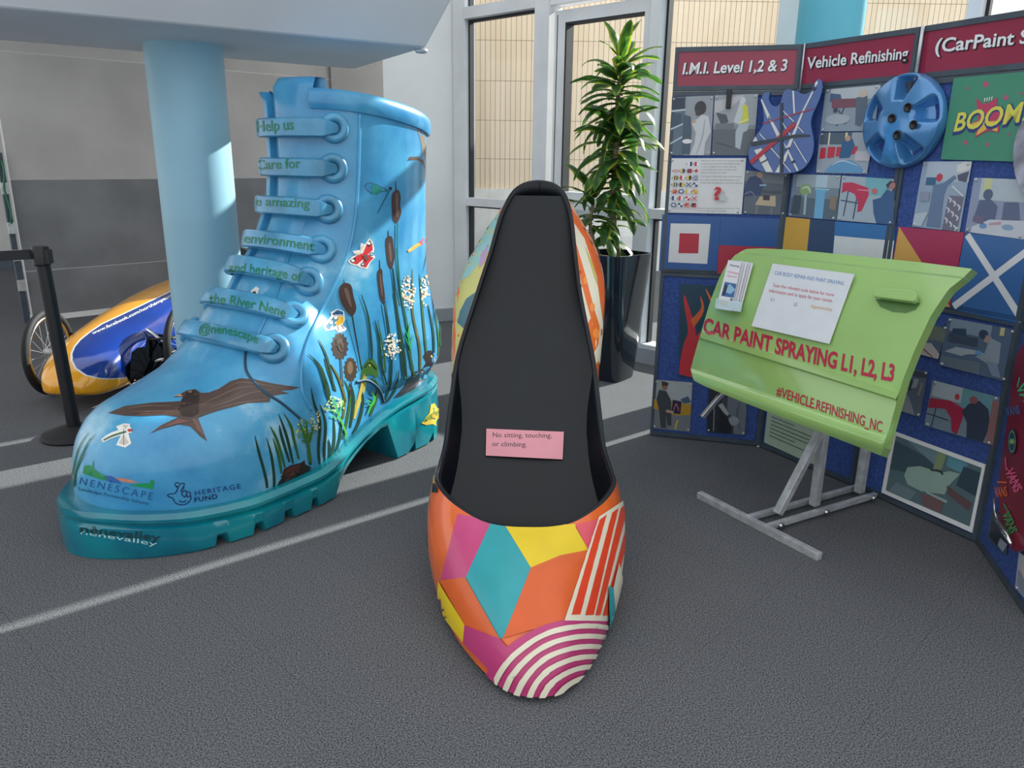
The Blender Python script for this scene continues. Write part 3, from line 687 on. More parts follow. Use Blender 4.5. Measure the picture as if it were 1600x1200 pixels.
rush(cE, ((395, 900), (415, 860), (440, 870), (445, 960), (462, 1080), (460, 1170), (425, 1130), (405, 1020)), ((416, 775), (420, 870)), ((415, 920), (428, 920), (445, 1090), (432, 1080)))
rush(c4, ((860, 275), (885, 235), (930, 245), (945, 310), (962, 380), (940, 425), (905, 400), (870, 340)), ((887, 212), (895, 245)), ((890, 270), (915, 275), (935, 370), (915, 350)))
tz_ = lambda cx, cy, rx, ry: [(cx + (rx * (1 + (.18 if k % 2 else -.05))) * math.cos(2 * math.pi * k / 28), cy + (ry * (1 + (.12 if k % 2 else -.04))) * math.sin(2 * math.pi * k / 28)) for k in range(28)]
decal('painted_bulrush', it[0:3], UH, M['paint'], up); decal('painted_bulrush', it[3:6], UH, M['paint'], up); decal('painted_bulrush', it[6:9], UH, M['paint'], up); decal('painted_bulrush', it[9:12], UH, M['paint'], up); it = []
it += [((60, 48, 44), tz_(*c4((865, 605))[0], 12, 20)), ((96, 80, 70), ell(*c4((865, 600))[0], 6, 12)), ((70, 58, 46), tz_(*c4((928, 740))[0], 9.5, 18)), ((120, 100, 76), ell(*c4((925, 730))[0], 4.5, 10))]
for k in range(14): it.append((BRD, stroke([(c4((865, 605))[0][0] + random.uniform(-8, 8), c4((865, 605))[0][1] + random.uniform(-14, 12)) for _ in (0, 1)], (.5, 1))))
decal('painted_teasel', [it[0], it[1]] + it[4:], UH, M['paint'], up); decal('painted_teasel', it[2:4], UH, M['paint'], up)
# blossom sprays
it = []
def blossom(c, ctr, rx, ry, n, cols):
    x, y = c(ctr)[0]
    for _ in range(n):
        a, r = random.uniform(0, 6.28), random.random() ** .6; it.append((random.choice(cols), ell(x + rx * r * math.cos(a), y + ry * r * math.sin(a), random.uniform(1, 2), random.uniform(1, 2), 6)))
W1 = [(238, 232, 208), (226, 214, 180), (246, 240, 226), (222, 176, 130)]
blossom(c4, (1265, 290), 11, 27, 90, W1); blossom(c4, (1362, 275), 7, 25, 55, W1); blossom(c4, (1170, 605), 13, 21, 80, W1[:3]); blossom(c6, (620, 330), 17, 16, 50, [(190, 220, 150), (150, 200, 120), (226, 232, 190)]); blossom(c6, (430, 490), 18, 20, 60, [(214, 220, 160), (170, 190, 120), (90, 140, 60)]); blossom(c6, (495, 440), 8, 18, 20, [(214, 220, 160), (190, 180, 130)])
for p in (((620, 270), (650, 380), (700, 500), (720, 570)), ((575, 340), (640, 380)), ((690, 300), (655, 390)), ((600, 400), (655, 420))): it.append(((80, 180, 60), stroke(c6(*p), (1.5, 3, 2))))
for p in (((400, 570), (440, 590), (460, 720)), ((385, 440), (430, 560)), ((480, 470), (450, 580)), ((430, 430), (440, 560))): it.append(((60, 110, 40), stroke(c6(*p), (2, 4, 5))))
for p in (((1270, 460), (1262, 540), (1275, 620)), ((1240, 500), (1265, 560)), ((1300, 530), (1272, 590)), ((1235, 540), (1268, 600)), ((1448, 460), (1455, 560), (1450, 600)), ((1470, 500), (1452, 550))): it.append(((40, 160, 80), stroke(c4(*p), (.8, 3, 2))))
for p in (((885, 230), (905, 280), (880, 330), (860, 380)), ((850, 290), (880, 300)), ((860, 320), (890, 320)), ((910, 260), (900, 300))): it.append(((70, 190, 70), stroke(c6(*p), (2, 4, 2))))
decal('painted_blossom', it, UH, M['paint'], up, .0035, .00001, 12)
# butterfly
wh = (238, 236, 230)
it = [(wh, cE((135, 790), (180, 745), (205, 735), (175, 700), (240, 690), (250, 625), (285, 640), (325, 585), (355, 620), (370, 680), (358, 720), (378, 755), (335, 800), (305, 858), (240, 845), (220, 830), (160, 815))), ((206, 44, 52), cE((270, 715), (300, 640), (330, 600), (352, 640), (355, 690), (310, 730), (365, 760), (325, 800), (295, 848), (250, 835), (275, 770), (215, 820), (165, 805), (150, 785), (205, 745))), ((44, 36, 40), cE((300, 640), (328, 600), (345, 630), (320, 665))), ((44, 36, 40), cE((150, 785), (195, 755), (205, 775), (180, 808))),
      (wh, ell(*cE((320, 630))[0], 2.6, 2.2)), (wh, ell(*cE((178, 785))[0], 2.6, 2.2)), ((70, 90, 120), ell(*cE((343, 727))[0], 3, 3)), ((70, 90, 120), ell(*cE((265, 817))[0], 3, 3)), (wh, ell(*cE((343, 727))[0], 1.4, 1.4)), (wh, ell(*cE((265, 817))[0], 1.4, 1.4)), ((110, 80, 76), cE((265, 735), (290, 730), (320, 765), (300, 790), (280, 770))), ((226, 210, 196), cE((255, 640), (278, 650), (262, 715))), ((226, 210, 196), cE((190, 705), (240, 705), (258, 725), (215, 728)))]
decal('painted_butterfly', it, UH, M['paint'], up)
# damselfly
it = [((40, 60, 70), stroke(cE((290, 110), (320, 90), (400, 110), (480, 150)), (.8, .8))), ((40, 60, 70), stroke(cE((290, 110), (300, 150), (350, 185)), (.8, .8))), ((24, 132, 120), cE((352, 98), (430, 130), (435, 165), (395, 195), (350, 185))), ((24, 90, 96), stroke(cE((500, 165), (460, 240), (395, 365)), (2, 1.4, 1.2))), ((24, 130, 120), stroke(cE((470, 155), (510, 160)), (2.5, 2.5))), ((30, 36, 50), ell(*cE((512, 140))[0], 2.4, 2.6)), ((40, 60, 70), stroke(cE((435, 165), (490, 160)), (.8, .8)))]
decal('painted_damselfly', it, UH, M['paint'], up)
# kingfisher-like small bird
it = [(wh, c4((765, 490), (815, 425), (812, 405), (850, 385), (890, 400), (895, 450), (880, 480), (905, 500), (895, 515), (860, 525), (840, 505), (780, 515))), ((76, 130, 160), c4((780, 490), (830, 430), (860, 430), (850, 480), (800, 508))), ((40, 90, 140), c4((820, 415), (850, 390), (885, 402), (885, 425), (840, 425))), ((236, 180, 40), c4((858, 430), (888, 430), (886, 465), (855, 482), (840, 478))), ((230, 230, 220), stroke(c4((835, 422), (880, 420)), (1.6, 1.2))), ((150, 80, 40), stroke(c4((850, 482), (858, 512)), (1, 1))), ((150, 80, 40), stroke(c4((872, 478), (890, 500)), (1, 1))), ((30, 30, 40), ell(*c4((850, 412))[0], 1, 1))]
decal('painted_small_bird', it, UH, M['paint'], up)
# bee on the lace panel
it = [(wh, c4((345, 280), (375, 255), (395, 265), (385, 300), (385, 325), (355, 320))), ((40, 34, 30), c4((350, 290), (372, 280), (382, 318), (362, 318))), ((220, 170, 60), c4((360, 296), (374, 290), (377, 300), (363, 306)))]
decal('painted_bee', it, bvh_hit(bvh_of(up, tongue)), M['paint'], up)
# duck
it = [((46, 40, 44), c4((1180, 910), (1240, 840), (1290, 760), (1350, 735), (1370, 700), (1352, 665), (1370, 630), (1400, 628), (1418, 660), (1436, 680), (1418, 700), (1415, 760), (1395, 805), (1320, 850), (1230, 895))), ((90, 82, 84), stroke(c4((1260, 830), (1310, 770), (1360, 745)), (1, 5, 2))), ((210, 150, 140), c4((1412, 672), (1438, 682), (1418, 692))), ((236, 196, 60), ell(*c4((1402, 662))[0], 1.6, 1.8)), ((70, 62, 66), stroke(c4((1240, 870), (1320, 820), (1380, 790)), (1, 4, 2)))]
decal('painted_duck', it, UH, M['paint'], up)
# snake
it = [((70, 120, 56), c4((985, 800), (1000, 720), (1035, 675), (1065, 680), (1090, 725), (1092, 775), (1075, 790), (1050, 770), (1020, 775), (1010, 800))), ((190, 190, 100), stroke(c4((1015, 780), (1000, 850), (960, 970), (930, 1040)), (5, 8, 7, 4))), ((60, 96, 50), stroke(c4((1050, 790), (1085, 850), (1080, 900)), (3, 5, 3))), ((30, 50, 34), stroke(c4((1010, 730), (1040, 700), (1080, 740)), (1.5, 2))), ((220, 210, 80), ell(*c4((1040, 715))[0], 1.6, 1.6)), ((30, 40, 30), stroke(c4((1088, 775), (1108, 800)), (1, 1)))]
decal('painted_snake', it, UH, M['paint'], up)
# water vole
it = [((50, 36, 32), c6((220, 940), (235, 880), (265, 830), (280, 770), (330, 740), (400, 725), (425, 705), (430, 735), (470, 755), (500, 800), (530, 830), (470, 870), (380, 900), (300, 945))), ((84, 50, 44), c6((280, 780), (340, 745), (400, 735), (380, 790), (310, 850)))]
for k in range(40):
    x, y = random.uniform(250, 490), random.uniform(760, 900); it.append((random.choice([(96, 70, 58), (34, 26, 24), (110, 90, 80)]), stroke(c6((x, y), (x - 18, y + 16)), (.4, 1.2))))
it += [((16, 14, 16), ell(*c6((370, 790))[0], 2.6, 3)), ((180, 170, 160), ell(*c6((366, 784))[0], .8, .8)), ((16, 14, 16), ell(*c6((300, 885))[0], 2.6, 2.6))]
decal('painted_water_vole', it, UH, M['paint'], up)
# gull and bill at the back edge
it = [((130, 122, 112), cB((1245, 410), (1260, 405), (1290, 440), (1300, 500), (1298, 600), (1280, 560), (1265, 470))), ((92, 76, 64), cB((1185, 605), (1200, 580), (1250, 578), (1285, 600), (1300, 660), (1270, 610), (1220, 600)))]
decal('painted_gull', it, UH, M['paint'], up)
it = [((236, 170, 60), cE((660, 700), (720, 650), (765, 625), (790, 640), (680, 712))), ((220, 80, 104), cE((765, 625), (800, 585), (832, 560), (835, 610), (800, 645))), ((240, 236, 230), cE((830, 520), (850, 560), (850, 640), (835, 620))), ((60, 90, 70), ell(*cE((664, 702))[0], 1.4, 1.2))]
decal('painted_bill', it, UH, M['paint'], up)
# cloud on the shaft
# sole lettering, its reflection painted below as a pale copy, and fish
it = [text((176, 226, 230), 'nenevalley', cT((92, 738))[0], cT((745, 842))[0], 7, .0), text((16, 62, 72), 'nènevalley', cT((86, 722))[0], cT((775, 802))[0], 11, .018)]
decal('lettering', it, SOH, M['paint'], sole, .003, .001)
it = [((226, 200, 80), c6((1235, 450), (1290, 380), (1300, 320), (1325, 310), (1345, 345), (1385, 350), (1400, 330), (1400, 400), (1365, 415), (1335, 440), (1340, 470), (1315, 455), (1265, 462))), ((130, 150, 60), c6((1240, 440), (1290, 390), (1350, 360), (1370, 375), (1310, 420))), ((240, 180, 70), ell(*c6((1318, 400))[0], 3.2, 3)), ((20, 30, 30), ell(*c6((1265, 430))[0], 1.2, 1.2))]
decal('painted_fish', it, SOH, M['paint'], sole, .003, .001)

# ================================================================== GIANT STILETTO SHOE
shoe = thing('giant_stiletto_shoe', (.09, 2.8, 0), 'huge pointed high-heel shoe sculpture in bright geometric patterns with a black inside', 'sculpture')
CL = [(1.87, .080), (2.2, .062), (2.5, .054), (2.8, .052), (3.2, .056), (3.45, .072), (3.6, .092), (3.8, .117), (3.95, .12)]
def scx(y): return interp(CL, y)[0]
def draw_in(p):
    t = min(1, max(0, (p.y - 2.45) / 1.4)); k = 1 - .10 * t * t * (3 - 2 * t); return CAM + (p - CAM) * k
ST = [  # feather, middle, topline: (half width, y, z)
 ((0, 1.87, .02), (0, 1.99, .20), (0, 2.30, .335)), ((.07, 1.89, .02), (.08, 2.0, .20), (.07, 2.303, .336)), ((.15, 1.98, .02), (.165, 2.09, .20), (.14, 2.32, .342)), ((.235, 2.15, .02), (.25, 2.22, .20), (.205, 2.36, .357)),
 ((.295, 2.34, .02), (.325, 2.38, .20), (.275, 2.43, .378)), ((.32, 2.52, .03), (.355, 2.53, .21), (.322, 2.53, .395)), ((.30, 2.72, .06), (.35, 2.69, .24), (.325, 2.66, .40)), ((.25, 2.95, .16), (.305, 2.9, .31), (.318, 2.83, .43)),
 ((.22, 3.2, .34), (.285, 3.13, .45), (.315, 3.03, .53)), ((.22, 3.42, .54), (.325, 3.36, .66), (.298, 3.22, .69)), ((.20, 3.6, .68), (.345, 3.52, .86), (.245, 3.42, .90)), ((.16, 3.72, .74), (.315, 3.68, 1.0), (.205, 3.57, 1.08)), ((.10, 3.79, .77), (.25, 3.80, 1.06), (.165, 3.69, 1.27)), ((.05, 3.82, .78), (.13, 3.89, 1.07), (.105, 3.765, 1.375)), ((0, 3.825, .78), (0, 3.92, 1.07), (0, 3.79, 1.40))]
def st_at(t, sgn):
    i = min(int(t), len(ST) - 2); f = t - i; out = []
    for j in range(3):
        P = [V(ST[min(max(k, -k), len(ST) - 1) if k >= 0 else -k][j]) for k in (i - 1, i, i + 1, i + 2)]
        if i - 1 < 0: P[0] = V((-P[2].x, P[2].y, P[2].z))
        if i + 2 > len(ST) - 1: P[3] = V((-P[1].x, P[1].y, P[1].z))
        p0, p1, p2, p3 = P
        q = .5 * ((2 * p1) + (p2 - p0) * f + (2 * p0 - 5 * p1 + 4 * p2 - p3) * f * f + (3 * p1 - p0 - 3 * p2 + p3) * f**3)
        out.append(draw_in(V((scx(q.y) + sgn * max(q.x, 0), q.y, max(q.z, .012)))))
    return out
NS = 14 * 5; NR = 12
def ring_row(r, inset=0.0):
    """row r (0 feather .. 1 topline) all the way round: left side back->toe->right side back"""
    out = []
    for k in list(range(NS, 0, -1)) + list(range(NS + 1)): pass
    seq = [(k / 5.0, -1) for k in range(NS, 0, -1)] + [(k / 5.0, 1) for k in range(0, NS + 1)]
    for t, sg in seq:
        F, Mi, T = st_at(t, sg); C = 2 * Mi - .5 * (F + T)
        p = (1 - r) ** 2 * F + 2 * r * (1 - r) * C + r * r * T
        out.append(p)
    return out
RW = [ring_row(k / NR) for k in range(NR + 1)]
mb = MB(); mb.grid(RW); shell = mb.build('shell', M['shoebase'], shoe, smooth=True); SHB = bvh_of(shell); SHH = None
# rim and lining
def inset(rows, d):
    n = len(rows[0]); cen = []
    out = []
    for r in rows:
        q = []
        for i, p in enumerate(r):
            m_ = r[n - 1 - i]; c = (p + m_) / 2
            w = (c - p); L = w.length
            a = min(d, L * .8); v = w.normalized() * a if L > 1e-4 else V((0, 0, 0))
            q.append(p + v)
        out.append(q)
    return out
IN = inset(RW, .02)
for r in IN:
    for i, p in enumerate(r):
        k = abs(i - NS) / 5.0
        if k < 3.5: r[i] = p + V((0, .012 * (1 - k / 3.5), -.012 * (1 - k / 3.5)))
        if k > 12: r[i] = p + V((0, -.022 * (k - 12), 0))
tp = [p.copy() for p in RW[-1]]; ti = [p.copy() for p in IN[-1]]
mb = MB(); mb.grid([tp, [ (a + b) / 2 + V((0, 0, .006)) for a, b in zip(tp, ti)], ti] + [IN[k] for k in (11, 10, 8, 6, 4, 2)] + [[p + V((0, 0, .03)) for p in IN[0]]])
lin_ = mb.build('lining', M['shoeblack'], shoe, smooth=True)
base = [p + V((0, 0, .03)) for p in IN[0]]; n = len(base); rows = []
for k in range(0, NS + 1):
    a, b = base[NS - k], base[NS + k]; rows.append([a + (b - a) * j / 10 + V((0, 0, -.012 * math.sin(math.pi * j / 10))) for j in range(11)])
# smooth black foot-bed rising into the counter
FB = [(1.95, .05), (2.2, .07), (2.5, .10), (2.7, .135), (2.85, .20), (3.0, .29), (3.15, .41), (3.3, .56), (3.45, .72), (3.56, .865), (3.645, 1.02), (3.70, 1.18), (3.745, 1.335)]
rows = []
prof_cache = []
for q10 in range(0, NS * 4 // 1 + 1):
    if q10 / 20.0 > len(ST) - 1: break
    F, Mi, T = st_at(q10 / 20.0, 1); C = 2 * Mi - .5 * (F + T)
    for q in range(0, 13):
        r = q / 12; prof_cache.append((1 - r) ** 2 * F + 2 * r * (1 - r) * C + r * r * T)
for k in range(61):
    t = k / 60; i = t * (len(FB) - 1); j = min(int(i), len(FB) - 2); f = i - j
    y = FB[j][0] + (FB[j + 1][0] - FB[j][0]) * f; z = interp(FB, y)[0]; p0 = draw_in(V((scx(y), y, z)))
    b_ = min(prof_cache, key=lambda p: abs(p.y - p0.y) + abs(p.z - p0.z)); wd = min(1, max(0, (y - 2.45) * 4)) * min(1, max(0, (3.5 - y) * 3)); hw = max(b_.x - p0.x - .008, .01) + .045 * wd
    rows.append([V((p0.x + hw * (j / 6 - 1), p0.y, p0.z + (.05 + .05 * wd) * abs(j / 6 - 1) ** 3 * min(1, max(0, (y - 2.6) * 2)) * (1 if y < 3.5 else max(0, (3.745 - y) / .245)))) for j in range(13)])
mb = MB(); mb.grid(rows); insole = mb.build('insole', M['shoeblack'], shoe, smooth=True)
ALLS = bvh_of(shell, lin_, insole); nsf = len(shell.data.polygons)
def SHH(u, v):
    d = ray(u, v); l, n, i, dist = ALLS.ray_cast(CAM, d)
    if l is None or i >= nsf: return None
    return l, (n if n.dot(d) < 0 else -n)
SHH.bvh = SHB
# outsole and stiletto heel
mb = MB(); f0 = RW[0]; rr = []
for k in range(NS + 1):
    a, b = f0[NS - k], f0[NS + k]; rr.append([a + (b - a) * j / 6 for j in range(7)])
mb.grid(rr); mb.build('outsole', M['sole_black'], shoe, smooth=True)
mb = MB(); rows = []
for z, yc, a, b in ((.60, 3.29, .11, .12), (.5, 3.34, .075, .09), (.3, 3.385, .052, .06), (.1, 3.40, .042, .05), (0, 3.40, .04, .045)):
    rows.append([V((scx(yc + .35) + a * math.cos(2 * math.pi * k / 24), yc + b * math.sin(2 * math.pi * k / 24), z)) for k in range(24)])
mb.grid(rows, close_v=True); mb.f.append(tuple(range(24))); mb.f.append(tuple(range(96, 120))); mb.build('heel', M['shoebase'], shoe, smooth=True)
# patterned paint
c7 = lambda *p: mapc(640, 680, 2.727, p); OR, PK, TL, YE, CRM, RD, MG = (230, 104, 40), (206, 74, 128), (44, 164, 172), (240, 208, 26), (234, 228, 204), (234, 72, 38), (196, 62, 122)
it = [(PK, c7((205, 335), (350, 365), (352, 380), (240, 607), (132, 617))), (TL, c7((350, 365), (400, 375), (517, 567), (402, 862), (385, 868), (240, 607))), (YE, c7((400, 375), (520, 390), (705, 380), (708, 397), (760, 490), (640, 515), (517, 567))), ((228, 86, 100), c7((705, 385), (800, 360), (800, 378), (765, 480), (758, 490))),
      ((226, 98, 38), c7((517, 567), (640, 515), (760, 490), (660, 800), (500, 835), (400, 866))), ((224, 100, 36), c7((132, 617), (240, 607), (390, 872), (240, 812))), (YE, c7((127, 622), (240, 808), (235, 885), (120, 735))), (MG, c7((240, 808), (390, 868), (470, 960), (400, 1060), (233, 882)))]
it.append((MG, [p for p in c7(*ell(770, 1150, 470, 372, 60, 0, 150, 330))] + c7((1010, 1150), (700, 1250), (380, 1120))))
it.append((CRM, c7((803, 350), (915, 270), (940, 560), (870, 790), (655, 792))))
for t0, t1, b0, b1 in ((798, 828, 683, 720), (850, 876, 740, 775), (886, 920, 782, 803), (940, 960, 812, 836)):
    it.append((RD, c7((t0 + 6, 362 - (t0 - 800) * .6), (t1 + 6, 356 - (t1 - 800) * .6), (b1, 766), (b0, 768))))
sc_ = 1.0
for k in range(8):
    o, i_ = 1.0 - k * .118, 1.0 - k * .118 - .058
    if i_ < .08: break
    A_ = ell(770, 1160, 430 * o, 358 * o, 44, 0, 165, 325); B_ = ell(770, 1160, 430 * i_, 358 * i_, 44, 0, 165, 325)
    it.append((CRM, c7(*(A_ + B_[::-1]))))
it.append((CRM, c7((875, 545), (890, 600), (893, 700), (860, 770), (850, 650)))); it.append((TL, c7((832, 643), (850, 650), (858, 740), (856, 790), (838, 850), (832, 740))))
decal('painted_pattern', it, SHH, M['paint'], shell, .0015, .0006, 5)
# side patterns: left (cream-green with a blue leaf), right (cream with orange flame)
cL = lambda *p: mapc(670, 330, 2.555, p); cR = lambda *p: mapc(880, 340, 1.818, p)
it = [((196, 196, 120), cL((285, 0), (285, 60), (225, 230), (165, 440), (110, 610), (85, 720), (70, 800), (60, 860), (40, 800), (60, 640), (80, 430), (120, 280), (180, 130))), ((150, 196, 196), cL((285, 10), (240, 160), (160, 260), (130, 280), (180, 140), (260, 30))), ((66, 112, 128), cL((195, 318), (165, 440), (140, 470), (115, 445), (125, 400), (150, 350))), ((184, 150, 190), cL((240, 130), (225, 200), (200, 230), (210, 170))), ((176, 120, 150), cL((100, 635), (85, 700), (70, 740), (75, 690)))]
decal('painted_left_side', it, SHH, M['paint'], shell, .0015, .0004, 6); it = []
for k in range(9):
    y = 790 + k * 37; x = 68 - k * 4.3; it.append(((30, 34, 34) if k % 2 == 0 else (206, 196, 80), cL((x - 14, y), (x + 8, y), (x + 4, y + 37), (x - 18, y + 37))))
decal('painted_edge_checks', it, SHH, M['paint'], shell, .0015, .0004, 6)
it = [(CRM, cR((0, -40), (20, 0), (60, 60), (95, 170), (112, 300), (112, 420), (100, 500), (85, 470), (75, 330), (45, 180), (20, 80))), ((236, 112, 32), cR((18, 35), (40, 85), (62, 160), (85, 250), (103, 310), (100, 360), (80, 395), (66, 300), (78, 285), (60, 220), (40, 140))), ((250, 150, 60), ell(*cR((62, 180))[0], 3, 6)), ((250, 150, 60), ell(*cR((82, 255))[0], 4, 7)), ((250, 150, 60), ell(*cR((92, 330))[0], 5, 8)), ((200, 190, 60), cR((60, 80), (82, 130), (100, 200), (92, 180))), ((40, 140, 140), cR((104, 430), (110, 400), (108, 470), (100, 560), (95, 520))), ((230, 110, 80), cR((92, 470), (98, 480), (100, 570), (95, 560)))]
decal('painted_right_side', it, SHH, M['paint'], shell, .0015, .0004, 6)
# notice card lying on the foot-bed
IH = bvh_hit(bvh_of(insole, lin_))
q = [(760, 670), (881, 675), (879, 718), (759, 712)]
def card(name, quad, items, hit, base, m, thick=.003, lift=.002, parent=None):
    hs = [hit(*p) for p in quad]; nrm = (hs[1][0] - hs[0][0]).cross(hs[3][0] - hs[0][0]).normalized(); d0 = ray(*quad[0])
    if nrm.dot(d0) > 0: nrm = -nrm
    top = max((h[0] - hs[0][0]).dot(nrm) for h in hs); ps = [on_plane(q_[0], q_[1], hs[0][0] + nrm * (lift + top), nrm) for q_ in quad]; vs = ps + [p + nrm * thick for p in ps]; fs = [(0, 1, 2, 3), (4, 5, 6, 7), (0, 1, 5, 4), (1, 2, 6, 5), (2, 3, 7, 6), (3, 0, 4, 7)]
    cs = [lin(base)] * 8; P0, N0 = ps[0] + nrm * thick, nrm
    for i, itx in enumerate(items):
        if len(itx) == 3: P, F = itx[1], itx[2]
        else:
            tri = geometry.tessellate_polygon([[V((a, b, 0)) for a, b in itx[1]]]); P, F = itx[1], tri
        n = len(vs); vs += [on_plane(a, b, P0, N0) + N0 * (.0004 + .0002 * i) for a, b in P]; fs += [tuple(k + n for k in f) for f in F]; cs += [lin(itx[0])] * len(P)
    return me_obj(name, vs, fs, m, parent, cols=cs)
o = card('notice_card', q, [text((40, 36, 40), 'No sitting, touching,', (770, 683), (862, 684), 7.5), text((40, 36, 40), 'or climbing.', (769, 697), (823, 698), 7.5)], IH, (238, 160, 172), M['art'], .003, .006)
tag(o, 'pink notice card with two lines of writing inside the black giant shoe', 'sign')

# ================================================================== FOLDING DISPLAY BOARDS
ZP, ZH0, ZH1, ZDIV = 2.04, 1.835, 1.86, .93
VX = [V((.787, 4.126, 0)), V((1.362, 3.97, 0)), V((1.66, 3.44, 0)), V((1.93, 2.875, 0)), V((1.785, 2.30, 0)), V((2.12, 1.73, 0))]  # last corner adds an unseen fifth panel, put in to shade the floor
board = thing('folding_display_board', VX[1], 'navy folding display board with charcoal frames and maroon header panels', 'display board')
PH = []
for i in range(5):
    a, b = VX[i], VX[i + 1]; e = (b - a).normalized(); n = V((e.y, -e.x, 0)); 
    if n.dot(CAM - a) < 0: n = -n
    PH.append((a, b, e, n, plane_hit(a + n * .004, n)))
    L = (b - a).length; zz = lambda z: V((0, 0, z)); back = -n * .018
    def slab(mb, s0, s1, z0, z1, o0, o1): mb.box(a + e * (s0 + s1) / 2 + zz((z0 + z1) / 2) + n * (o0 + o1) / 2, e * (s1 - s0) / 2, n * (o1 - o0) / 2, zz((z1 - z0) / 2))
    mb = MB(); slab(mb, .015, L - .015, .03, ZDIV - .02, -.03, 0); p = mb.build('lower_panel', M['board'], board)
    mb = MB(); slab(mb, .015, L - .015, ZDIV + .02, ZH0 - .02, -.03, 0); mb.build('upper_panel', M['board'], board)
    mb = MB(); slab(mb, .02, L - .02, ZH1, ZP - .02, -.03, .002); mb.build('header_panel', M['maroon'], board)
    mb = MB()
    for z0, z1 in ((0.006, .03), (ZDIV - .02, ZDIV - .002), (ZDIV + .002, ZDIV + .02), (ZH0 - .022, ZH0), (ZH0 + .004, ZH1), (ZP - .022, ZP)): slab(mb, .003, L - .003, z0, z1, -.036, .008)
    for z0, z1 in ((0.006, ZDIV - .002), (ZDIV + .002, ZH0), (ZH0 + .004, ZP)): slab(mb, .002, .02, z0, z1, -.036, .0085); slab(mb, L - .02, L - .002, z0, z1, -.036, .0085)
    mb.build('frame', M['boardframe'], board)
for i, (tx_, p0, p1, cap) in enumerate((('I.M.I. Level 1,2 & 3', (1066, 116), (1231, 110), 17.5), ('Vehicle Refinishing', (1264, 107), (1421, 91), 17.5), ('(CarPaint Spraying)', (1462, 82), (1712, 56), 21))):
    decal('header_lettering', [text((20, 20, 26), tx_, (p0[0] + 1.2, p0[1] + 1.2), (p1[0] + 1.2, p1[1] + 1.2), cap, .03, .25), text((236, 238, 242), tx_, p0, p1, cap, .02, .25)], PH[i][4], M['art'], board, .001, .0005)
mb = MB(); j = VX[2]; mb.tube([j + V((-.01, -.03, ZH0 + .0)), j + V((-.01, -.03, ZP + .0))], .007, 8); mb.build('hinge_strip', M['alu'], board, smooth=True)
mb = MB(); j = VX[1]; mb.tube([j + V((-.0, -.03, ZH0 - .01)), j + V((-.0, -.03, ZP + .0))], .004, 8); mb.build('hinge_strip', M['alu'], board, smooth=True)

def quadmap(q):
    """unit square (u right, v down) -> pixel by projective map"""
    (x0, y0), (x1, y1), (x2, y2), (x3, y3) = q
    dx1, dx2, dy1, dy2 = x1 - x2, x3 - x2, y1 - y2, y3 - y2; sx, sy = x0 - x1 + x2 - x3, y0 - y1 + y2 - y3; den = dx1 * dy2 - dx2 * dy1
    g = (sx * dy2 - dx2 * sy) / den; h = (dx1 * sy - sx * dy1) / den
    a, b, c, d, e, f = x1 - x0 + g * x1, x3 - x0 + h * x3, x0, y1 - y0 + g * y1, y3 - y0 + h * y3, y0
    return lambda u, v: ((a * u + b * v + c) / (g * u + h * v + 1), (d * u + e * v + f) / (g * u + h * v + 1))
def picture(name, pan, quad, base, shapes, label, cat, group=None, pins=None, lift=.0, thick=.004):
    mp = quadmap(quad); items = []
    for s in shapes:
        k = s[1]
        if k == 'r': x0, y0, x1, y1 = s[2]; pts = [(x0, y0), (x1, y0), (x1, y1), (x0, y1)]
        elif k == 'e': pts = ell(*s[2], 14)
        elif k == 's': pts = stroke([(a * 100, b * 100) for a, b in s[2]], [w * 100 for w in s[3]]); pts = [(a / 100, b / 100) for a, b in pts]
        elif k == 't':
            tx_, x0, y0, x1, y1, cp = s[2]; P, F = glyphs(tx_, *(s[3] if len(s) > 3 else ())); gx0 = min(p[0] for p in P); gx1 = max(p[0] for p in P)
            items.append((s[0], [mp(x0 + (x1 - x0) * (px - gx0) / (gx1 - gx0), y0 + (y1 - y0) * (px - gx0) / (gx1 - gx0) - py / .7 * cp) for px, py in P], F)); continue
        else: pts = s[2]
        pts = [(min(1, max(0, a)), min(1, max(0, b))) for a, b in pts]; items.append((s[0], [mp(a, b) for a, b in pts]))
    hit = PH[pan][4] if isinstance(pan, int) else pan
    o = card(name, quad, items, hit, base, M['art'], thick, lift)
    tag(o, label, cat, group)
    if pins:
        for (a, b) in pins:
            l, n = hit(*mp(a, b)); mb = MB(); mb.lathe(l + n * (lift + thick), [(.006, 0), (.006, .003), (.003, .006)], 10, n); mb.build('pin', M['alu'], o, smooth=True)
    return o
PINS = [(.05, .04), (.95, .04), (.05, .96), (.95, .96)]
sk = (196, 160, 140)
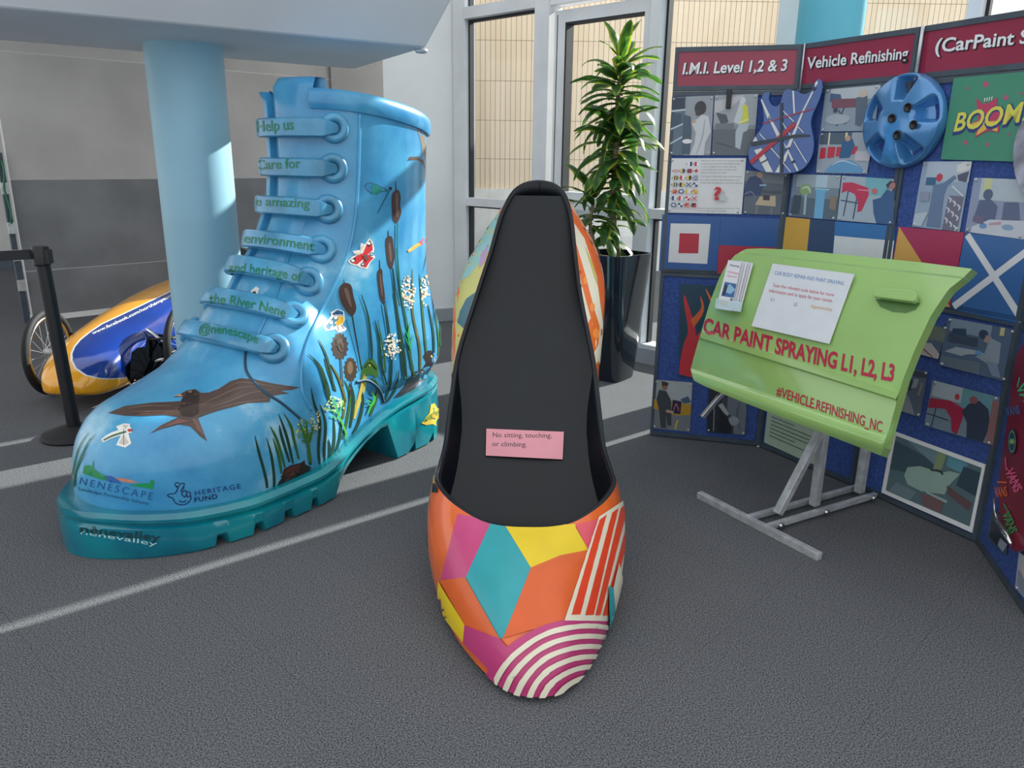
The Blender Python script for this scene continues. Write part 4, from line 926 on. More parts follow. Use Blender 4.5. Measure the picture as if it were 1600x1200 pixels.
picture('photograph', 0, [(1050, 151.6), (1115.4, 149.4), (1110, 242.6), (1046, 242.6)], (150, 158, 166), [((92, 112, 130), 'r', (0, 0, .34, 1)), ((44, 60, 76), 'r', (0, .02, .32, .22)), ((190, 206, 214), 's', ((0, .24), (.34, .22)), (.03, .03)), ((60, 84, 104), 'r', (.02, .28, .26, .5)), ((180, 200, 206), 's', ((0, .55), (.3, .46)), (.03, .03)), ((180, 200, 206), 's', ((0, .8), (.3, .68)), (.03, .03)), ((70, 90, 108), 'p', [(.3, .3), (.48, .34), (.52, .6), (.5, .98), (.3, .98)]), ((200, 206, 210), 'p', [(.72, .3), (.9, .34), (.98, .6), (.86, .78), (.84, 1), (.5, 1), (.6, .8), (.62, .62), (.5, .45), (.68, .36)]), ((164, 172, 180), 's', ((.82, .4), (.78, .7), (.66, .98)), (.02, .04, .02)), ((52, 54, 60), 'e', (.70, .2, .14, .12)), ((66, 62, 64), 'p', [(.58, .22), (.72, .24), (.7, .33), (.6, .32)]), ((226, 230, 232), 'e', (.42, .76, .12, .04)), (sk, 'e', (.56, .42, .05, .03))],
        'black-haired worker in white overalls facing shelves, pinned top left on the first board', 'photograph', 'photographs pinned on the display boards', PINS)
picture('photograph', 0, [(1117, 149), (1184.7, 146.6), (1177, 243), (1112, 242.6)], (132, 142, 150), [((158, 166, 172), 'r', (0, 0, 1, .5)), ((186, 190, 194), 'p', [(0, .1), (.7, 0), (.4, .2), (0, .3)]), ((96, 106, 114), 'r', (0, .56, 1, 1)), ((76, 86, 94), 'p', [(.05, .28), (.3, .32), (.36, .44), (.2, .5)]), ((110, 120, 128), 'r', (.05, .46, .5, .56)), ((196, 206, 210), 'p', [(.6, .12), (.74, .16), (.7, .4), (.6, .48), (.48, .44)]), ((204, 212, 70), 'p', [(.66, .16), (.78, .18), (.84, .44), (.62, .48), (.68, .34)]), ((220, 224, 160), 's', ((.6, .46), (.82, .4)), (.03, .03)), ((180, 192, 200), 'p', [(.62, .48), (.84, .46), (.82, .58), (.72, .62), (.68, .9), (.56, .86), (.54, .6)]), ((206, 210, 214), 'e', (.66, .1, .07, .06)), ((80, 88, 96), 's', ((.1, .78), (.5, .86)), (.02, .02))],
        'worker in yellow hi-vis vest sitting at a bench, second photograph on the first board', 'photograph', 'photographs pinned on the display boards', PINS)
# clip over the header edge
mb = MB(); h, n = PH[0][4](1139, 155); mb.box(h + n * .014 + V((0, 0, 0)), PH[0][2] * .012, n * .006, V((0, 0, .045))); o = bevel(mb.build('hanging_tag', M['black']), .003); tag(o, 'small black clip tag hanging below the I.M.I. header', 'clip')
# signal flag sheet
qs = [(1045, 247.3), (1166, 247), (1158.7, 334.5), (1040, 332)]
sh_ = [((226, 230, 230), 'r', (.41, .01, .995, .99))]
FC = {'r': (206, 52, 62), 'b': (44, 66, 120), 'y': (228, 206, 80), 'k': (40, 40, 48), 'w': (240, 240, 240), 'g': (40, 110, 90), 'o': (224, 150, 90)}
pat = [['', '', 'wb', 'r-'], ['=wr', 'yby', '=rb', 'dr'], ['yk|', 'rw', 'yk', '=bw'], ['yb|', 'ky+', 'xb', '+bw'], ['or/', 'bw.', 'ye', '+oy'], ['bw', 'rwb', '+rw', 'xr'], ['bw.', '+bw', 'ro/', 'kr/']]
for r, row in enumerate(pat):
    for c, f in enumerate(row):
        if not f: continue
        x, y = .075 + c * .09, .065 + r * .125; w, h = .058, .075; cs_ = [FC[q] for q in f if q in FC] or [FC['b']]; c1 = cs_[0]; c2 = cs_[1] if len(cs_) > 1 else FC['w']
        sh_.append((c2, 'r', (x, y, x + w, y + h)))
        if f[0] == '=': [sh_.append((c1, 'r', (x, y + h * k / 5, x + w, y + h * (k + 1) / 5))) for k in (0, 2, 4)]
        elif f[0] == 'd': sh_.append((FC['r'], 'p', [(x + w / 2, y), (x + w, y + h / 2), (x + w / 2, y + h), (x, y + h / 2)]))
        elif f[0] == 'x': [sh_.append((c1, 's', ((x, y + (0 if k else h)), (x + w, y + (h if k else 0))), (.014, .014))) for k in (0, 1)]
        elif f[0] == '+': sh_ += [(c1, 'r', (x, y, x + w / 2, y + h / 2)), (c1, 'r', (x + w / 2, y + h / 2, x + w, y + h))]
        elif f[-1] == '.': sh_ += [(c1, 'r', (x, y, x + w, y + h)), (FC['w'], 'r', (x + w * .22, y + h * .22, x + w * .78, y + h * .78))]
        elif f[-1] == '/': sh_.append((c1, 'p', [(x, y), (x + w, y), (x, y + h)]))
        elif f[-1] == '|': [sh_.append((c1, 'r', (x + w * k / 4, y, x + w * (k + 1) / 4, y + h))) for k in (0, 2)]
        else: sh_.append((c1, 'r', (x, y, x + w / 2, y + h)))
        sh_.append((FC['k'], 'r', (x - .02, y + h * .4, x - .01, y + h * .65)))
for k, tx_ in enumerate(('Before the advent of electronic communications', 'vessels around the world used semaphore flags', 'to pass messages between ships. Each flag', 'stands an alphabetic letter and when added', 'together they spell out a word.', 'This system is still used today in yacht racing.', 'Our students produce these flag panels as part', 'of their skills development in practical sessions.')):
    sh_.append(((70, 74, 80), 't', (tx_, .435, .055 + k * .053 + (.015 if k > 4 else 0) + (.01 if k > 5 else 0), .435 + .545 * len(tx_) / 50, .055 + k * .053 + (.015 if k > 4 else 0) + (.01 if k > 5 else 0), .022)))
sh_ += [((196, 50, 62), 't', ('?', .62, .74, .72, .74, .22), (.04,)), ((186, 194, 196), 'e', (.74, .62, .025, .03)), ((196, 204, 206), 'p', [(.71, .65), (.77, .65), (.79, .76), (.70, .76)]), ((70, 74, 80), 't', ('Using the code to the left can you work out what', .425, .915, .97, .905, .022)), ((70, 74, 80), 't', ('word our flags above are stating?', .425, .96, .8, .955, .022))]
picture('flag_chart_sheet', 0, qs, (222, 226, 228), sh_, 'white sheet with a grid of small signal flags and a red question mark', 'poster', None, PINS)
picture('photograph', 0, [(1165, 266), (1231, 271.6), (1226, 336), (1161, 334)], (92, 106, 120), [((120, 132, 142), 'r', (0, 0, 1, .25)), ((70, 84, 98), 'r', (0, .42, 1, .5)), ((46, 70, 112), 'p', [(.1, .14), (.3, .1), (.44, .3), (.38, .55), (.0, .6), (.02, .3)]), (sk, 'e', (.33, .08, .07, .07)), ((150, 190, 214), 's', ((.34, .32), (.5, .3)), (.04, .05)), ((196, 182, 152), 'p', [(.36, .58), (.74, .54), (.76, .8), (.26, .78)]), ((54, 56, 62), 'r', (.44, .54, .6, .66)), ((120, 124, 128), 'r', (.28, .8, .34, 1)), ((120, 124, 128), 'r', (.64, .82, .69, 1)), ((150, 160, 168), 's', ((0, .55), (.15, .48), (.26, .6)), (.015, .015))],
        'worker in a blue top leaning over a wooden table, right of the flag chart', 'photograph', 'photographs pinned on the display boards', PINS)
# signal flag panels
FG = 'signal flag panels across the boards'
def fquad(o, q): return [mp_ for mp_ in q]
q = [(1035, 335), (1126, 338.5), (1120, 427), (1029.5, 423)]
def inv(q):
    mp = quadmap(q)
    def f(px):
        u = v = .5
        for _ in range(30):
            x, y = mp(u, v); xu, yu = mp(u + 1e-4, v); xv, yv = mp(u, v + 1e-4); a, b, c, d = (xu - x) / 1e-4, (xv - x) / 1e-4, (yu - y) / 1e-4, (yv - y) / 1e-4; D = a * d - b * c; ex, ey = px[0] - x, px[1] - y; u += (d * ex - b * ey) / D; v += (-c * ex + a * ey) / D
        return u, v
    return f
fi = inv(q); BL = (44, 92, 156)
picture('signal_flag_panel', 0, q, BL, [((222, 226, 226), 'p', [fi(p) for p in ((1048, 349), (1110.4, 350), (1105, 412.4), (1044, 409.6))]), ((186, 44, 66), 'p', [fi(p) for p in ((1062, 364.4), (1092.6, 365), (1091, 396), (1060, 395.6))])], 'blue flag panel with white square and red centre square', 'flag panel', FG)
picture('signal_flag_panel', 0, [(1126.3, 338.5), (1226, 342), (1219, 432), (1120.3, 427)], BL, [((176, 50, 72), 'r', (0, .5, 1, 1))], 'flag panel of blue over red, right of the white square flag', 'flag panel', FG)
picture('signal_flag_panel', 1, [(1229, 339), (1305, 346), (1298, 432), (1220, 420)], (222, 172, 62), [((54, 74, 108), 'r', (.5, 0, 1, 1))], 'flag panel with a yellow left half and dark blue right half', 'flag panel', FG)
picture('signal_flag_panel', 1, [(1306, 346), (1400, 353), (1390, 440), (1299, 430)], (62, 122, 184), [((224, 230, 230), 'r', (0, .26, 1, .6)), ((180, 60, 92), 'r', (0, .6, 1, 1))], 'flag panel of blue, white and red bands behind the car door top', 'flag panel', FG)
picture('signal_flag_panel', 2, [(1405, 354), (1508, 363), (1485, 480), (1386, 468)], (176, 60, 96), [((220, 172, 90), 'p', [(0, 0), (1, 1), (0, 1)])], 'flag panel split diagonally into yellow and crimson', 'flag panel', FG)
picture('signal_flag_panel', 2, [(1509, 363), (1625, 377), (1604, 511), (1486, 482)], (64, 110, 170), [((226, 230, 234), 's', ((0, 0), (1, 1)), (.17, .17)), ((226, 230, 234), 's', ((1, 0), (0, 1)), (.17, .17))], 'blue flag panel with a white diagonal cross', 'flag panel', FG)
# lower half of the first board
def flame(pts, w): return [((206, 52, 62), 's', pts, w)]
picture('flame_picture', 0, [(1063, 443), (1152, 449), (1148, 596), (1061, 588)], (34, 72, 92), [((206, 56, 66), 's', ((.1, 1), (.16, .7), (.22, .5), (.1, .2), (.08, .12)), (.26, .2, .14, .06, .01)), ((206, 56, 66), 's', ((.2, .95), (.28, .66), (.5, .5), (.6, .3), (.62, .08)), (.1, .14, .16, .1, .01)), ((222, 104, 56), 's', ((.22, .42), (.4, .26), (.36, .12)), (.1, .06, .01)), ((222, 120, 56), 's', ((.6, .35), (.6, .22), (.45, .04)), (.1, .06, .01)), ((222, 130, 60), 's', ((.85, .3), (.76, .12)), (.06, .01)), ((206, 56, 66), 's', ((.4, .9), (.5, .7), (.7, .6), (.9, .4)), (.04, .06, .04, .02)), ((206, 56, 66), 's', ((.7, 1), (.76, .8), (.9, .6)), (.12, .1, .04))],
        'dark teal panel with red and orange flames beside the car door', 'painting')
picture('photograph', 0, [(1023.7, 593), (1082, 597.8), (1078, 674.4), (1020, 668.5)], (160, 166, 170), [((120, 128, 134), 'r', (0, .55, 1, 1)), ((176, 184, 188), 'r', (.3, 0, 1, .4)), ((186, 146, 48), 'p', [(0, .4), (1, .45), (1, .66), (.6, .7), (0, .6)]), ((70, 96, 120), 'p', [(.7, .36), (.9, .28), (1, .4), (.8, .44)]), ((64, 72, 78), 'p', [(.12, .2), (.32, .22), (.46, .4), (.48, .66), (.5, .92), (.4, .92), (.34, .72), (.36, .98), (.22, .98), (.14, .6), (.06, .4)]), ((150, 112, 96), 'e', (.27, .13, .08, .07)), ((72, 56, 50), 'p', [(.17, .02), (.36, .04), (.36, .1), (.2, .12)]), ((40, 44, 80), 'p', [(.5, .38), (.74, .4), (.72, .66), (.48, .66)]), ((200, 110, 96), 's', ((.54, .6), (.6, .46), (.68, .6)), (.02, .03, .02)), (sk, 's', ((.34, .62), (.54, .64)), (.06, .05)), ((214, 186, 60), 's', ((.6, .98), (.66, .78)), (.04, .04))],
        'young person in dark overalls holding a flame-painted panel, bottom left of the first board', 'photograph', 'photographs pinned on the display boards', PINS)
picture('photograph', 0, [(1108, 601), (1169, 606), (1164.4, 679.8), (1104, 674.4)], (62, 72, 84), [((40, 48, 58), 'r', (0, .1, .35, 1)), ((112, 122, 132), 'p', [(.5, .1), (.95, .1), (1, .5), (.98, 1), (.7, 1), (.68, .7), (.5, .5)]), ((92, 102, 112), 's', ((.8, .3), (.76, .6), (.86, .9)), (.04, .08, .04)), ((168, 174, 180), 'p', [(.26, .42), (.36, .36), (.56, .58), (.5, .64)]), ((150, 158, 164), 'e', (.68, .72, .14, .1)), ((30, 36, 44), 'p', [(.3, .5), (.5, .62), (.66, .9), (.6, 1), (.3, 1)]), ((130, 136, 140), 's', ((.16, .3), (.18, .98)), (.03, .03))],
        'dark grey photograph of a worker in overalls with a scraper, under the car door', 'photograph', 'photographs pinned on the display boards', PINS)
txs = [((96, 110, 100), 'r', (.08, .1 + k * .062, .08 + (.84 if k % 4 != 3 else .4) * (.9 + .1 * ((k * 7) % 3)), .1 + k * .062 + .014)) for k in range(13)]
picture('text_sheet', 1, [(1205, 596), (1303, 628), (1287, 733), (1194.5, 691)], (186, 202, 178), txs, 'pale green typed notice low on the second board, behind the stand', 'poster', None, [(.03, .97)])
# second board photographs
picture('photograph', 1, [(1291, 140), (1376, 132.5), (1367, 204.5), (1282.7, 205.5)], (150, 164, 178), [((190, 200, 206), 'r', (.1, 0, 1, .28)), ((84, 104, 140), 'p', [(.1, .1), (.3, .14), (.34, .3), (.1, .3)]), ((132, 84, 100), 'p', [(.14, .24), (.6, .26), (.62, .46), (.16, .46)]), ((96, 112, 130), 'p', [(.6, .24), (.8, .22), (.84, .6), (.74, .9), (.64, .86), (.62, .5)]), ((206, 190, 176), 'e', (.72, .16, .08, .09)), ((64, 70, 80), 's', ((.4, .46), (.3, .88)), (.02, .02)), ((64, 70, 80), 's', ((.3, .5), (.46, .84)), (.02, .02)), ((70, 76, 90), 'r', (.2, .46, .28, .56)), ((176, 186, 196), 'e', (.3, .72, .24, .12))],
        'grey workshop photograph with a red trestle bench, left of the blue wheel trim', 'photograph', 'photographs pinned on the display boards', PINS)
picture('photograph', 1, [(1282, 207.5), (1366.5, 206.5), (1355, 271.6), (1275.7, 270)], (168, 178, 190), [((90, 104, 120), 'r', (0, 0, .6, .28)), ((230, 224, 190), 's', ((.18, 0), (.18, .3)), (.03, .03)), ((226, 220, 160), 's', ((.5, 0), (.5, .14)), (.04, .04)), ((206, 60, 72), 'p', [(.04, .36), (.14, .36), (.15, .62), (.03, .64)]), ((206, 60, 72), 'p', [(.18, .34), (.32, .34), (.32, .6), (.18, .62)]), ((206, 60, 72), 'p', [(.35, .34), (.45, .34), (.45, .56), (.35, .58)]), ((200, 60, 80), 'p', [(.66, .34), (.74, .32), (.74, .5), (.64, .52)]), ((60, 104, 146), 'p', [(.44, .2), (.62, .14), (.68, .3), (.62, .6), (.42, .62)]), (sk, 'e', (.54, .14, .05, .07)), ((110, 164, 206), 'p', [(.16, .98), (.26, .8), (.44, .68), (.66, .66), (.84, .8), (.96, .98)]), ((206, 224, 238), 's', ((.3, .8), (.5, .68), (.8, .8)), (.01, .03, .01)), ((200, 196, 204), 'r', (.72, .44, 1, .68))],
        'photograph of a painter behind a pale blue car wing with red tool chests', 'photograph', 'photographs pinned on the display boards', PINS)
picture('photograph', 1, [(1241, 272), (1314, 274), (1307, 344), (1232.5, 337.5)], (130, 146, 158), [((100, 114, 128), 'r', (0, .55, 1, 1)), ((168, 180, 190), 'r', (.08, 0, 1, .3)), ((186, 210, 224), 'r', (.5, 0, .74, .3)), ((120, 184, 224), 'p', [(.5, .32), (.78, .32), (.72, .42), (.72, 1), (.54, 1), (.53, .42)]), ((170, 210, 232), 's', ((.5, .33), (.8, .34)), (.03, .03)), ((150, 180, 120), 'e', (.3, .36, .13, .14)), ((210, 220, 200), 's', ((.22, .34), (.34, .3), (.42, .44)), (.03, .05, .02)), ((70, 84, 96), 'p', [(.06, .5), (.22, .5), (.22, .94), (.04, .94)]), ((176, 190, 198), 's', ((.32, .46), (.34, .94)), (.06, .05)), ((150, 130, 110), 'p', [(.84, .5), (.98, .48), (.96, .8), (.84, .76)])],
        'photograph of a pale blue pedestal stand in a workshop, by the panel joint', 'photograph', 'photographs pinned on the display boards', PINS)
picture('photograph', 1, [(1316.5, 274.4), (1401, 280), (1396, 351), (1308.5, 343.8)], (176, 192, 204), [((130, 190, 204), 'r', (.44, 0, .9, .4)), ((206, 64, 92), 'p', [(.02, .16), (.2, .14), (.5, .24), (.52, .4), (.42, .76), (.34, .8), (.34, .58), (.26, .4), (.12, .34), (.02, .4)]), ((230, 150, 176), 's', ((.3, .3), (.54, .3)), (.02, .03)), ((80, 86, 120), 's', ((.14, .34), (.1, .9)), (.02, .02)), ((80, 86, 120), 's', ((.02, .56), (.36, .6)), (.025, .025)), ((80, 86, 120), 's', ((.31, .5), (.28, .95)), (.02, .02)), ((70, 104, 150), 'p', [(.6, .5), (.74, .44), (.84, .24), (.98, .3), (1, 1), (.7, 1), (.64, .8)]), ((190, 130, 130), 'e', (.92, .14, .07, .1)), ((60, 72, 90), 'p', [(.82, .14), (.92, .02), (1, .06), (.9, .1), (.86, .24)]), ((216, 120, 110), 'e', (.62, .3, .05, .07))],
        'photograph of a worker spraying a pinkish-red wing on a frame, below the wheel trim', 'photograph', 'photographs pinned on the display boards', PINS)
# third board
h2 = PH[2][4]
bq = [(1493, 122), (1628, 110), (1607, 253), (1472.5, 249)]; fb = inv(bq); c5b = lambda *p: [fb(a) for a in mapc(1260, 20, 4.285, p)]
def star(cx, cy, r1, r2, n, x0=0): return [(cx + (r1 if k % 2 == 0 else r2) * math.cos(math.pi * k / n + x0), cy + (r1 if k % 2 == 0 else r2) * math.sin(math.pi * k / n + x0)) for k in range(2 * n)]
sp = [((196, 82, 120), 'p', c5b(*star(1203, 478, 26, 14, 6))), ((190, 90, 124), 'p', c5b(*star(1337, 568, 24, 12, 6))), ((190, 90, 124), 'p', c5b(*star(1065, 868, 22, 10, 6))), ((190, 90, 124), 'p', c5b(*star(1020, 697, 18, 9, 5))), ((190, 90, 124), 'p', c5b(*star(1215, 882, 18, 8, 5))), ((170, 100, 124), 'p', c5b(*star(1078, 505, 14, 7, 5))), ((170, 100, 124), 'p', c5b(*star(1357, 812, 14, 7, 5))), ((170, 100, 124), 'p', c5b(*star(1435, 540, 14, 7, 5))),
      ((196, 66, 104), 'p', c5b((1060, 760), (1150, 720), (1140, 570), (1180, 610), (1230, 600), (1280, 565), (1275, 640), (1380, 700), (1300, 730), (1290, 800), (1215, 790), (1130, 835), (1145, 775))), ((232, 190, 80), 'p', c5b((1075, 755), (1160, 725), (1285, 725), (1280, 795), (1215, 775), (1140, 822), (1155, 765))), ((240, 214, 90), 'p', c5b((1180, 760), (1215, 740), (1260, 765), (1215, 770))),
      ((42, 62, 130), 't', ('BOOM!!', .08, .69, 1.02, .56, .24), (.05, .12)), ((226, 220, 90), 't', ('BOOM!!', .09, .66, 1.0, .54, .22), (.02, .12))]
for k in range(4): sp.append(((230, 234, 230), 's', c5b((1195 + k * 16, 595 - k * 3), (1200 + k * 16, 570 - k * 3)), (.012, .012)))
picture('comic_panel', 2, bq, (70, 146, 118), sp, 'green panel with comic-style BOOM!! lettering and pink splats', 'painting', None, None, 0, .01)
picture('photograph', 2, [(1443.8, 252.5), (1519, 252), (1500, 362), (1426, 354)], (160, 178, 200), [((186, 200, 216), 'r', (.1, 0, 1, .3)), ((70, 110, 146), 'p', [(.12, .24), (.34, .24), (.34, .36), (.12, .36)]), ((200, 70, 90), 'e', (.4, .24, .07, .06)), ((110, 134, 166), 'p', [(.3, .36), (.5, .32), (.7, .2), (.76, .24), (.6, .36), (.56, .5), (.6, .98), (.3, .98), (.3, .6)]), ((220, 222, 222), 'p', [(.72, .06), (.86, .0), (1, .02), (1, .1), (.86, .16), (.74, .16)]), ((90, 96, 116), 'p', [(.76, .2), (.98, .14), (.96, .3), (.8, .28)]), ((120, 120, 140), 'p', [(.66, .5), (.96, .5), (.94, 1), (.64, 1)])] + [((208, 212, 222), 's', ((.66 + .1 * (k % 3), .52 + .05 * k), (.72 + .1 * (k % 3), .56 + .05 * k), (.7 + .1 * (k % 3), .6 + .05 * k)), (.02, .04, .02)) for k in range(9)] + [((210, 216, 224), 's', ((.7, .36), (.96, .5)), (.03, .03)), ((150, 160, 180), 'r', (.06, .46, .26, .6)), ((190, 206, 216), 'p', [(.02, .8), (.3, .76), (.2, .98), (0, .98)])],
        'photograph of a red-capped worker reaching up to white gloves', 'photograph', 'photographs pinned on the display boards', PINS)
picture('photograph', 2, [(1523, 277.5), (1612, 281), (1600, 374), (1508.7, 362)], (150, 162, 190), [((186, 200, 210), 'r', (.14, 0, 1, .4)), ((206, 212, 160), 'r', (.2, 0, .34, .3)), ((92, 106, 136), 'e', (.3, .3, .09, .1)), ((96, 110, 142), 'p', [(.16, .42), (.36, .38), (.5, .5), (.48, .86), (.1, .8)]), ((100, 112, 142), 'p', [(.6, .42), (.84, .4), (.9, .7), (.6, .74)]), ((206, 212, 222), 'p', [(.1, .9), (.4, .74), (1, .7), (1, 1), (.1, 1)]), ((110, 160, 206), 'e', (.3, .86, .07, .05)), ((140, 170, 200), 'e', (.72, .84, .1, .05)), ((196, 160, 170), 's', ((.4, .82), (.6, .78)), (.03, .05)), ((120, 110, 140), 'p', [(.1, .7), (.3, .7), (.3, .84), (.1, .8)])],
        'photograph of people seated at a paint-covered table, right of the gloves', 'photograph', 'photographs pinned on the display boards', PINS)
def shadowpic(q, lab): pass
picture('photograph', 2, [(1441, 504), (1481, 511), (1466, 561), (1424, 550)], (92, 108, 130), [((120, 130, 120), 'p', [(0, 0), (1, .1), (1, .5), (0, .5)]), ((196, 190, 186), 'p', [(0, .7), (.6, .6), (1, .86), (1, 1), (0, 1)]), ((140, 60, 80), 's', ((.2, .74), (.8, 1)), (.04, .04))],
        'small photograph with white paper strips, partly behind the car door edge', 'photograph', 'photographs pinned on the display boards', [(.95, .04)])
picture('photograph', 2, [(1481.6, 496), (1590, 516), (1575, 597), (1468, 570)], (92, 112, 138), [((136, 156, 176), 'r', (.05, 0, .66, .26)), ((60, 78, 104), 'p', [(.1, .2), (.3, .16), (.34, .46), (.1, .5)]), ((60, 76, 100), 'e', (.56, .2, .07, .09)), ((72, 84, 104), 'r', (.06, .3, .5, .48)), ((170, 182, 192), 'p', [(.04, .7), (.2, .56), (.54, .54), (.7, .6), (.5, .62), (.38, .66), (.3, .72)]), ((150, 164, 178), 'p', [(.66, .24), (.82, .3), (.84, .7), (.7, .76), (.5, .66), (.62, .58)]), ((166, 150, 148), 'p', [(.6, .2), (.68, .22), (.66, .36), (.58, .34)]), ((110, 160, 206), 'e', (.54, .58, .05, .05)), ((130, 148, 168), 'p', [(.66, .7), (.82, .7), (.9, .96), (.78, .96)]), ((206, 196, 150), 'r', (.78, .0, .84, .16)), ((110, 126, 140), 'p', [(0, .8), (.6, .76), (.6, 1), (0, 1)])],
        'photograph of a person in white overalls sanding a pale car wing', 'photograph', 'photographs pinned on the display boards', PINS)
picture('photograph', 2, [(1415, 574), (1450, 581), (1438, 652), (1396, 638)], (100, 112, 128), [((60, 68, 84), 'e', (.36, .42, .18, .14)), ((160, 166, 172), 'p', [(.5, .24), (.7, .24), (.66, .44), (.46, .5)]), ((150, 158, 166), 'p', [(.1, .7), (.4, .66), (.6, .8), (.8, 1), (.1, 1)]), ((150, 140, 134), 's', ((.86, .3), (.8, .6)), (.08, .08)), ((72, 78, 92), 'r', (.2, .04, .98, .18))],
        'narrow grey photograph of a dark-haired worker, at the right edge of the car door', 'photograph', 'photographs pinned on the display boards', PINS)
picture('photograph', 2, [(1458, 594), (1563.6, 621), (1552, 696), (1445, 664)], (126, 146, 160), [((176, 190, 198), 'r', (.02, 0, .46, .34)), ((110, 156, 168), 'r', (.46, 0, .9, .5)), ((176, 44, 76), 'p', [(0, .4), (.3, .34), (.54, .44), (.52, .7), (.48, 1), (.4, .96), (.36, .7), (.26, .54), (.1, .58), (0, .62)]), ((60, 66, 84), 's', ((.12, .56), (.1, 1)), (.015, .015)), ((60, 66, 84), 's', ((0, .74), (.34, .76)), (.02, .02)), ((56, 68, 90), 'p', [(.58, .3), (.72, .18), (.86, .3), (.92, .6), (.86, 1), (.62, 1), (.6, .7), (.5, .5)]), ((150, 90, 96), 'e', (.64, .2, .06, .08)), ((190, 70, 80), 'e', (.4, .22, .035, .07)), ((150, 110, 110), 'r', (.9, .1, 1, 1))],
        'photograph of a person in dark clothes spraying a crimson car wing', 'photograph', 'photographs pinned on the display boards', PINS)
o = picture('framed_photograph', 2, [(1400, 679), (1537, 730), (1518, 824), (1384, 767)], (96, 122, 128), [((70, 92, 104), 'p', [(0, .1), (.5, .2), (.5, .5), (0, .6)]), ((120, 150, 156), 'p', [(.1, 0), (.6, .02), (.5, .26)]), ((140, 160, 120), 'p', [(.5, .02), (.6, .02), (.56, .4), (.48, .4)]), ((100, 160, 176), 'p', [(.62, 0), (.84, .04), (.8, .22), (.62, .2)]), ((60, 80, 92), 'p', [(.8, .1), (1, .1), (1, .5), (.76, .44)]), ((160, 188, 176), 'p', [(.18, .62), (.2, .46), (.34, .36), (.58, .34), (.66, .26), (.78, .24), (.68, .5), (.66, .66), (.4, .76), (.24, .74)]), ((50, 62, 70), 's', ((.46, .36), (.56, .32), (.6, .36)), (.02, .04, .02)), ((112, 88, 92), 'p', [(.66, .5), (.96, .62), (.94, .76), (.7, .64)]), ((126, 100, 102), 'p', [(.4, .8), (.66, .74), (.66, .98), (.46, .98)]), ((170, 190, 186), 's', ((.46, .74), (.7, .76)), (.03, .05)), ((120, 140, 146), 'p', [(.1, .78), (.36, .8), (.3, .98), (.04, .98)])],
        'large photograph of a smooth pale car body in a workshop, in a white border', 'photograph')
mb = MB(); qf = [(1396.7, 673), (1541.5, 726), (1520.7, 832), (1378.8, 769)]; qi = [(1401, 680), (1536, 730.5), (1517, 823), (1385, 766)]; hh = [h2(*p)[0] + PH[2][3] * .001 for p in qf]; hi = [h2(*p)[0] + PH[2][3] * .001 for p in qi]; nn = PH[2][3]
vs = hh + hi + [p + nn * .007 for p in hh] + [p + nn * .007 for p in hi]
fs = [(i, (i + 1) % 4, (i + 1) % 4 + 8, i + 8) for i in range(4)] + [(i + 4, (i + 1) % 4 + 4, (i + 1) % 4 + 12, i + 12) for i in range(4)] + [(i + 8, (i + 1) % 4 + 8, (i + 1) % 4 + 12, i + 12) for i in range(4)] + [(i, (i + 1) % 4, (i + 1) % 4 + 4, i + 4) for i in range(4)]
mb.add(vs, fs); mb.build('border', M['white'], o)
# painted wheel trim hung over the joint of second and third boards
nn = PH[2][3]; wc = h2(1417, 190)[0] + nn * .03; wx = PH[2][2]; wz = V((0, 0, 1)); RWH = abs((h2(1483, 186)[0] - h2(1351, 194)[0]).dot(wx)) / 2; RZ = abs(h2(1417, 116)[0].z - h2(1417, 264)[0].z) / 2; RWH = (RWH + RZ) / 2 * .97
wt = thing('wheel_trim', wc, 'glossy blue five-spoke wheel trim hung across two boards', 'wheel trim')
mb = MB(); rows = []; NA, NRR = 120, 26
for i in range(NRR + 1):
    rr_ = i / NRR; row = []
    for k in range(NA):
        a = 2 * math.pi * k / NA + .25; sp_ = math.cos(5 * (a - rad(15))); dip = 0
        if .44 < rr_ < .93:
            t = (rr_ - .44) / .49; edge = math.sin(math.pi * t) ** .5; w = max(0, min(1, (sp_ + .15) / .55)); w = w * w * (3 - 2 * w); dip = -.075 * edge * w
        dome = .04 * (1 - rr_ ** 2.2) + .018; rim = -.02 * max(0, (rr_ - .95) / .05)
        row.append(wc + (wx * math.cos(a) + wz * math.sin(a)) * rr_ * RWH + nn * (dome + dip + rim))
    rows.append(row)
rows.append([wc + (wx * math.cos(2 * math.pi * k / NA + .25) + wz * math.sin(2 * math.pi * k / NA + .25)) * RWH - nn * .02 for k in range(NA)])
mb.grid(rows[1:], close_v=True); mb.f.append(tuple(range(NA))); mb.build('spoked_face', M['bluepaint'], wt, smooth=True)
for (u, v) in ((1419, 168), (1394, 185), (1428, 195), (1402, 211)):
    h = on_plane(u, v, wc + nn * .0595, nn); mb = MB(); mb.lathe(h + nn * .0, [(.017, 0), (.019, .004), (.014, .0045), (.013, .001)], 20, nn); mb.build('bolt_hole', M['black'], wt, smooth=True)
